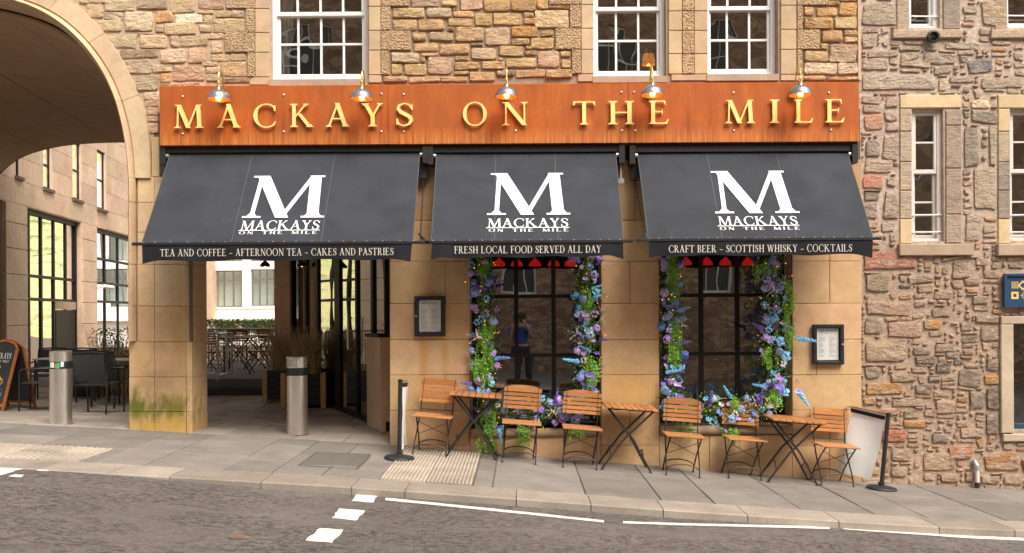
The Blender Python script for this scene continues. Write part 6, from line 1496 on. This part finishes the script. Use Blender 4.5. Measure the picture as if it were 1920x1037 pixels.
# navy sign of the shop next door
p, q = W(1881, 576, -.03), W(1968, 513, -.03); A = empty('hanging_board', ((p.x + q.x) / 2, 0, p.z), label='navy blue framed sign with gold geometric squares at the right edge', cat='sign'); O = A.location
MB().box(p.x, q.x, -.05, -.012, p.z, q.z).build('panel', M['navy'], A, loc=-O, bevel=.003)
f = .028
mb = MB(); mb.box(p.x - .004, p.x + f, -.075, -.045, p.z, q.z).box(q.x - f, q.x, -.075, -.045, p.z, q.z).box(p.x + f, q.x - f, -.075, -.045, p.z, p.z + f).box(p.x + f, q.x - f, -.075, -.045, q.z - f, q.z); mb.build('frame', M['navy'], A, loc=-O)
G = simple('gold_print', (.80, .52, .12), .5); mb = MB()
def sq(cx, cy, s, rot=0):
    c = W(cx, cy, -.0515); pts = [(c.x + s * K * math.cos(R(a + rot)), -.0515, c.z + s * K * math.sin(R(a + rot))) for a in (45, 135, 225, 315)]; i = len(mb.v); mb.v += pts; mb.f.append((i, i + 1, i + 2, i + 3))
for i in range(4):
    for j in range(4): sq(1898 + i * 3.4, 529.5 + j * 3.4, 1.5)
for a in range(4):       # open diamonds and squares
    pass
def ringsq(cx, cy, s, w_, rot):
    for a in (45, 135, 225, 315):
        c = W(cx, cy, -.0515); pts = [(c.x + r_ * K * math.cos(R(b + rot)), -.0515, c.z + r_ * K * math.sin(R(b + rot))) for r_, b in ((s, a), (s, a + 90), (s - w_, a + 90), (s - w_, a))]; i = len(mb.v); mb.v += pts; mb.f.append((i, i + 1, i + 2, i + 3))
ringsq(1918, 535, 9.5, 3.6, 45); ringsq(1903, 554, 9.5, 5.2, 0)
for i in range(5):
    for j in range(5):
        if abs(i - 2) + abs(j - 2) <= 2: sq(1914 + i * 3.0, 548 + j * 3.0, 1.2)
ringsq(1940, 535, 9, 3.4, 0); ringsq(1940, 555, 9.5, 3.4, 45)
mb.build('printed_pattern', G, A, loc=-O, fixn=False)
p = W(1833, 914, -.06); z = gz(p.x); A = empty('drain_pipe', (p.x, -.05, z), label='short pale drain pipe at the foot of the rubble wall', cat='pipe')
MB().tube([(0, 0, .05), (0, 0, .24)], .026, 12).build('pipe', M['cream'], A, smooth='auto'); MB().tube([(0, 0, -.02), (0, 0, .07)], .03, 12).build('pipe_foot', M['iron'], A, smooth='auto'); MB().tube([(0, 0, .22), (0, -.0, .27), (-.01, .03, .30), (-.02, .08, .30)], .032, 12).build('elbow', M['galv'], A, smooth='auto')

# ------------------------------------------------------------------ flower garlands round the two shop windows
def flmat():
    m = NT('petals', .6, spec=.25); m.col(m.mix(1, m.objcol(), m.ramp(m.noise(50, 3), [(.3, .65), (.7, 1.35)]), 'MULTIPLY')); return m.m
M['petal'] = flmat()
def floret(mb, c, n, r, petals=4, cup=.3):
    c = Vector(c); n = Vector(n).normalized(); u = n.cross(Vector((.3, .2, .9))).normalized(); v = n.cross(u); a0 = random.uniform(0, 6)
    for k in range(petals):
        a = a0 + 2 * math.pi * k / petals; d = u * math.cos(a) + v * math.sin(a); s = n.cross(d) * r * .48; i = len(mb.v)
        mb.v += [tuple(c), tuple(c + d * r * .6 + s + n * r * cup), tuple(c + d * r * 1.05 + n * r * cup * .8), tuple(c + d * r * .6 - s + n * r * cup)]; mb.f.append((i, i + 1, i + 2, i + 3))
def rdir(): 
    while True:
        v = Vector([random.uniform(-1, 1) for _ in range(3)])
        if .1 < v.length < 1: return v.normalized()
def tmpl(kind):
    mb = MB()
    if kind == 'hydrangea':
        for k in range(44): d = rdir(); d.y = -abs(d.y) if random.random() < .8 else d.y; floret(mb, d * .045 * random.uniform(.85, 1.1), d, .017, 4, .15)
    elif kind == 'delphinium_spike':
        for k in range(46): t = k / 46; a = k * 2.4; r = .021 * (1 - t * .6) * random.uniform(.6, 1.3); floret(mb, (r * math.cos(a), r * math.sin(a), .20 * t + random.uniform(-.006, .006)), (math.cos(a), math.sin(a), random.uniform(-.3, .6)), .019 * (1 - t * .5) * random.uniform(.8, 1.2), 5, .3)
    elif kind == 'orchid':
        for q in range(3): floret(mb, (random.uniform(-.025, .025), 0, random.uniform(-.03, .03)), (random.uniform(-.4, .4), -1, random.uniform(-.3, .4)), .032, 5, .25)
    elif kind == 'small_blossom':
        for k in range(16): d = rdir() * .038; d.y *= .6; floret(mb, d, (d.x * 6, -1, d.z * 6), .014, 5, .2)
    elif kind == 'white_sprig':
        for q in range(7):
            d = rdir(); d.y = -abs(d.y) * .6
            for k in range(7): p = d * (.012 * k + .01); floret(mb, p, rdir(), .008, 3, .4)
    m = mb.mesh(kind); m.materials.append(M['petal']); return m
TM = {k: [tmpl(k) for _ in range(3)] for k in ('hydrangea', 'delphinium_spike', 'orchid', 'small_blossom', 'white_sprig')}
BL, SB, PU, LI, WH, DP = (.20, .33, .72), (.24, .58, .86), (.25, .16, .60), (.58, .42, .78), (.85, .83, .82), (.42, .50, .74)
def garland(label, path_, wd, bright, y0, special, seed):
    random.seed(seed)
    A = empty('flower_garland', (path_[0][0] * 0 + W(sum(p[0] for p in path_) / len(path_), 800, 0).x, 0, W(1000, 800, 0).z), label=label, cat='garland', group='flower garlands round the shop windows'); O = A.location
    P3 = []; segs = []; tot = 0
    for a, b in zip(path_, path_[1:]): L = math.dist(a[:2], b[:2]); segs.append((tot, L, a, b)); tot += L
    def at(s):
        for t0, L, a, b in segs:
            if s <= t0 + L: u = (s - t0) / L; return [a[i] + (b[i] - a[i]) * u for i in range(3)]
        return list(path_[-1])
    LD, LB, LG, FL, BR = MB(), MB(), MB(), MB(), MB()
    def rnd(k=.5):
        x, y, w_ = at(random.uniform(0, tot)); r = abs(random.gauss(0, k)); r = min(r, 1.25); a = random.uniform(0, 6.28); ox, oy = r * w_ / 2 * math.cos(a), r * w_ / 2 * math.sin(a)
        d = random.uniform(-.09, .16) - .05 * max(0, 1 - r); q = W(x + ox, y + oy, 0); return Vector((q.x, d, q.z)), x + ox, y + oy, r
    for k in range(6500):
        p, px, py, r = rnd(.62); inb = any(((px - b[0]) / b[2]) ** 2 + ((py - b[1]) / b[3]) ** 2 < 1 for b in bright); q = random.random()
        if inb:
            if q < .8: leaf(LB, p + Vector((0, -.03, 0)) - O, random.uniform(.016, .030), random.uniform(.012, .02))
            else: leaf(LD, p - O, .03, .012)
        elif q < .66: leaf(LD, p - O, random.uniform(.025, .05), random.uniform(.010, .020))
        elif q < .76: leaf(LG, p + Vector((0, -.03, 0)) - O, random.uniform(.02, .045), .011)
        elif q < .97: leaf(LB, p + Vector((0, -.03, 0)) - O, random.uniform(.025, .045), .013)
    for b in bright:        # trailing tendrils and fronds
        for k in range(int(b[2] * b[3] / 22)):
            a = random.uniform(0, 6.28); rr = math.sqrt(random.random()) * .85; x, y = b[0] + b[2] * rr * math.cos(a), b[1] + b[3] * rr * math.sin(a); p = W(x, y, -.10 - .06 * random.random()); L = random.uniform(.08, .17)
            q = p + Vector((random.uniform(-.03, .03), random.uniform(-.03, .02), -L))
            for j in range(9):
                c = p.lerp(q, j / 9)
                for s in (-1, 1): leaf(LB, c + Vector((s * .010, random.uniform(-.006, .006), random.uniform(-.004, .004))) - O, .023, .018)
    for k in range(26):     # fern fronds sticking out
        p, px, py, r = rnd(.9); d = Vector((random.uniform(-1, 1), random.uniform(-.7, 0), random.uniform(-.5, 1))).normalized(); L = random.uniform(.10, .18); mb = random.choice((LD, LB, LG)); side = d.cross(Vector((0, 1, .2))).normalized()
        for j in range(12):
            c = p + d * L * j / 12 - O
            for s in (-1, 1):
                e = (side * s + d * .7).normalized() * (.03 * (1 - j / 13)); i = len(mb.v); w2 = d * .004; mb.v += [tuple(c - w2), tuple(c + w2), tuple(c + e)]; mb.f.append((i, i + 1, i + 2))
    for nm, mb, mt in (('dark_foliage', LD, 'leafd'), ('bright_foliage', LB, 'leafb'), ('silvery_foliage', LG, 'leafg')):
        o = mb.build(nm, M[mt], A, fixn=False); o['kind'] = 'stuff'
    for k in range(110):
        p, px, py, r = rnd(.75); c = p + Vector((0, -.07, 0)) - O; s = .0033
        FL.add([tuple(c + Vector(v) * s) for v in ((1, 0, 0), (-1, 0, 0), (0, 1, 0), (0, -1, 0), (0, 0, 1), (0, 0, -1))], [(0, 2, 4), (2, 1, 4), (1, 3, 4), (3, 0, 4), (2, 0, 5), (1, 2, 5), (3, 1, 5), (0, 3, 5)])
    o = FL.build('fairy_lights', M['fairy'], A, fixn=False); o['kind'] = 'stuff'
    # stem backing so that the garland hangs together
    pts = [tuple(W(at(tot * k / 40)[0], at(tot * k / 40)[1], .08) - O) for k in range(41)]; MB().tube(pts, .02, 6).build('stem', M['twig'], A, smooth=True)
    used = []
    def flower(kind, x, y, col, rot, sc, Yf=None):
        m = random.choice(TM[kind]); o = bpy.data.objects.new(kind, m); C.objects.link(o); o.parent = A; o.location = W(x, y, Yf if Yf is not None else random.uniform(-.15, -.07)) - O; o.rotation_euler = rot; o.scale = (sc,) * 3; o.color = (*jitc(col, .2, .12), 1)
    for sp_ in special: flower(*sp_)
    n = 0; tries = 0
    while n < 118 and tries < 4000:
        tries += 1; s = random.uniform(0, tot); x, y, w_ = at(s); a = random.uniform(0, 6.28); r = math.sqrt(random.random()) * .5 * w_; x += r * math.cos(a); y += r * math.sin(a)
        inb = any(((x - b[0]) / b[2]) ** 2 + ((y - b[1]) / b[3]) ** 2 < .7 for b in bright)
        if inb and random.random() < .85: continue
        if any(math.dist((x, y), q) < 9.5 for q in used): continue
        used.append((x, y)); n += 1; q = random.random(); ph = noise.noise(Vector((x * .02, y * .02, seed)))
        cold = random.choice((BL, SB, DP) if ph > 0 else (PU, LI, DP, BL))
        if q < .26: flower('hydrangea', x, y, random.choice((DP, BL, LI, (.30, .38, .62))), (random.uniform(-.5, .5), 0, random.uniform(-1, 1)), random.uniform(.8, 1.2))
        elif q < .36: flower('delphinium_spike', x, y, random.choice((SB, PU, BL, PU)), (random.uniform(.1, .9), random.choice((-1, 1)) * random.uniform(.2, 1.7), 0), random.uniform(.5, .85))
        elif q < .60: flower('orchid', x, y, random.choice((LI, LI, PU)), (0, 0, random.uniform(-.4, .4)), random.uniform(.6, .95))
        elif q < .86: flower('small_blossom', x, y, random.choice((SB, BL, SB, LI)), (0, random.uniform(0, 3), 0), random.uniform(.7, 1.1))
        elif q < .93: flower('small_blossom', x, y, WH, (0, random.uniform(0, 3), 0), random.uniform(.6, .9))
        else: flower('white_sprig', x, y, WH, (0, random.uniform(0, 6), 0), random.uniform(.7, 1.1))
    return A
D_ = lambda x, y, c, ry, sc=.9: ('delphinium_spike', x, y, c, (.35, ry, 0), sc, -.14)
garland('blue and purple flower garland round the left shop window, beside the left menu case',
    [(903, 478, 46), (905, 540, 52), (908, 620, 52), (908, 690, 50), (905, 745, 46), (915, 778, 52), (960, 774, 60), (1030, 772, 58), (1090, 766, 52), (1100, 720, 50), (1102, 650, 50), (1104, 580, 54), (1100, 530, 48), (1102, 478, 50)],
    44, [(905, 668, 26, 55), (918, 610, 16, 30), (908, 500, 18, 22), (1112, 690, 16, 34), (912, 830, 24, 26), (985, 808, 20, 24), (1080, 800, 18, 14), (912, 780, 24, 26), (1100, 560, 16, 20)], 0,
    [D_(930, 672, BL, 1.5), D_(1085, 678, SB, -1.4, 1.0), D_(935, 805, SB, 2.9, .9), D_(1086, 490, PU, -1.2, .8), D_(925, 532, PU, 1.3, .7), D_(1040, 758, PU, .2, .8), ('hydrangea', 892, 548, (.30, .40, .68), (0, 0, 0), 1.15, -.16), ('hydrangea', 918, 525, (.28, .34, .5), (0, 0, 0), 1.0, -.14), ('hydrangea', 1093, 560, (.24, .30, .50), (0, 0, 0), 1.0, -.16), ('hydrangea', 1088, 708, (.30, .36, .62), (0, 0, 0), 1.0, -.16), ('small_blossom', 1119, 550, SB, (0, 0, 0), 1.2, -.15), ('orchid', 888, 580, LI, (0, 0, 0), 1.1, -.16), ('orchid', 1098, 594, LI, (0, 0, 0), 1, -.16), ('orchid', 1107, 708, PU, (0, 0, 0), 1.1, -.16), ('white_sprig', 895, 632, WH, (0, 0, 0), 1.5, -.17), ('white_sprig', 1082, 625, WH, (0, 0, 0), 1.3, -.17)], 11)
garland('blue and purple flower garland round the right shop window, beside the right menu case',
    [(1260, 478, 44), (1258, 540, 46), (1262, 610, 48), (1262, 680, 46), (1258, 735, 46), (1262, 772, 50), (1310, 770, 58), (1370, 768, 58), (1430, 765, 56), (1455, 720, 62), (1456, 650, 62), (1455, 580, 58), (1455, 520, 52), (1448, 478, 46)],
    46, [(1262, 510, 14, 60), (1268, 645, 18, 50), (1480, 580, 12, 66), (1430, 500, 22, 16), (1440, 660, 14, 20), (1450, 740, 20, 18), (1372, 812, 22, 14), (1285, 800, 26, 12), (1380, 750, 14, 14)], 0,
    [D_(1270, 582, SB, 1.3, .8), D_(1270, 644, PU, 1.4, .8), D_(1268, 497, PU, 1.1, .8), D_(1250, 698, SB, 1.4, .9), D_(1495, 634, SB, 1.75, 1.15), D_(1498, 735, SB, 2.6, 1.1), D_(1330, 760, PU, .1, .95), D_(1370, 745, SB, -.6, .9), D_(1424, 752, PU, .15, .85), D_(1430, 615, PU, -1.2, .8), D_(1432, 725, SB, -1.35, .8), ('orchid', 1498, 738, LI, (0, 0, 0), 1.1, -.16), ('hydrangea', 1246, 732, (.32, .42, .72), (0, 0, 0), 1.15, -.16), ('hydrangea', 1252, 593, (.28, .33, .50), (0, 0, 0), 1.1, -.15), ('hydrangea', 1461, 538, (.26, .34, .62), (0, 0, 0), 1.15, -.15), ('hydrangea', 1435, 600, (.28, .36, .55), (0, 0, 0), 1.0, -.15), ('hydrangea', 1462, 660, (.25, .33, .55), (0, 0, 0), 1.0, -.15),
     ('small_blossom', 1463, 640, SB, (0, 0, 0), 1.2, -.17), ('small_blossom', 1474, 668, SB, (0, 0, 0), 1.3, -.17), ('small_blossom', 1452, 598, SB, (0, 0, 0), 1.2, -.17), ('orchid', 1462, 712, LI, (0, 0, 0), 1.2, -.17), ('orchid', 1462, 730, PU, (0, 0, 0), 1.2, -.17), ('orchid', 1440, 635, LI, (0, 0, 0), 1, -.17), ('white_sprig', 1450, 545, WH, (0, 0, 0), 1.3, -.17), ('white_sprig', 1345, 800, (.45, .62, .8), (0, 0, 0), 1.7, -.17)], 23)
random.seed(5)
# ------------------------------------------------------------------ photographer, seen mirrored in the window
def person(loc, label):
    A = empty('person', loc, math.pi * 0, label, 'person')
    V = [(0, 0, .95), (0, -.01, 1.12), (0, -.02, 1.34), (0, -.01, 1.48), (0, 0, 1.56), (0, .02, 1.66), (0, .02, 1.74),
         (-.18, -.01, 1.44), (-.25, .05, 1.20), (-.11, .23, 1.50), (-.055, .24, 1.60), (.18, -.01, 1.44), (.25, .05, 1.20), (.11, .23, 1.50), (.055, .24, 1.60),
         (-.10, 0, .88), (-.12, .03, .50), (-.13, 0, .09), (-.14, .15, .04), (.10, 0, .88), (.12, .03, .50), (.13, 0, .09), (.14, .15, .04)]
    E = [(0, 1), (1, 2), (2, 3), (3, 4), (4, 5), (5, 6), (3, 7), (7, 8), (8, 9), (9, 10), (3, 11), (11, 12), (12, 13), (13, 14), (0, 15), (15, 16), (16, 17), (17, 18), (0, 19), (19, 20), (20, 21), (21, 22)]
    Rr = [.15, .14, .16, .10, .055, .095, .09, .075, .05, .035, .035, .075, .05, .035, .035, .095, .065, .045, .04, .095, .065, .045, .04]
    def skin(name, idx, mat, grow=0, rr=None):
        ids = {v: i for i, v in enumerate(idx)}; m = bpy.data.meshes.new(name); m.from_pydata([V[i] for i in idx], [(ids[a], ids[b]) for a, b in E if a in ids and b in ids], []); m.materials.append(mat)
        o = bpy.data.objects.new(name, m); C.objects.link(o); o.parent = A; md = o.modifiers.new('skin', 'SKIN'); m.skin_vertices[0].data[0].use_root = True
        for i, v in enumerate(idx): r = (rr or Rr)[v] + grow; m.skin_vertices[0].data[i].radius = (r, r * (.72 if v in (0, 1, 2) else 1))
        s = o.modifiers.new('sub', 'SUBSURF'); s.levels = 2; s.render_levels = 2; md.use_smooth_shade = True; return o
    skin('body', list(range(23)), simple('skin', (.50, .27, .18), .5))
    skin('shirt', [0, 1, 2, 3, 7, 8, 11, 12], simple('blue_shirt', (.03, .08, .38), .8), .022); skin('trousers', [0, 15, 16, 17, 19, 20, 21], simple('dark_jeans', (.03, .035, .06), .8), .016)
    MB().lathe([(.001, .11), (.06, .10), (.10, .05), (.105, .0), (.10, -.05)], 18, (0, -.0, 1.73)).build('hair', simple('brown_hair', (.05, .03, .02), .8), A, smooth=True)
    for s in (-1, 1):       # hands: palm, four fingers and a thumb closed round the camera
        mb = MB()
        mb.tube([(s * .065, .235, 1.57), (s * .062, .26, 1.60), (s * .060, .275, 1.64)], .02, 8, radii=[.028, .034, .03])
        for k in range(4): mb.tube([(s * .060, .285, 1.605 + k * .018), (s * .045, .315 , 1.61 + k * .018), (s * (.02 + .003 * k), .312, 1.612 + k * .018)], .009, 6, radii=[.0095, .009, .007])
        mb.tube([(s * .06, .25, 1.60), (s * .045, .235, 1.625), (s * .03, .236, 1.64)], .01, 6, radii=[.012, .010, .008]); mb.build('hand', simple('hand_skin', (.50, .27, .18), .5), A, smooth=True)
    return A
pz = rz(0, -11)
PB = person((-.0, -11.0 - .40, pz), 'person in blue shirt and dark trousers holding a camera, seen in the left window')
CMB = MB().box(-.06, .06, .262, .302, 1.60, 1.68).tube([(0, .29, 1.64), (0, .345, 1.64)], .032, 14)
o = CMB.build('camera', M['black']); o.location = PB.location; tag(o, 'black camera held by the person in the blue shirt', 'camera'); o['kind'] = 'stuff' if False else None
del o['kind']

def settle(root, base):
    base = Vector(base); root.location = base
    for k in kids(root): k.location = k.location - base
for r_, b_ in ((RB, (-1.5, .4, .1)), (NB, (7, 1, -.45))): settle(r_, b_)
for r_, b_ in ((CB, (-12.6, 14, .3)), (FB, (-13, 34, .3)), (OB, (0, -15.5, 0))): settle(r_, b_)
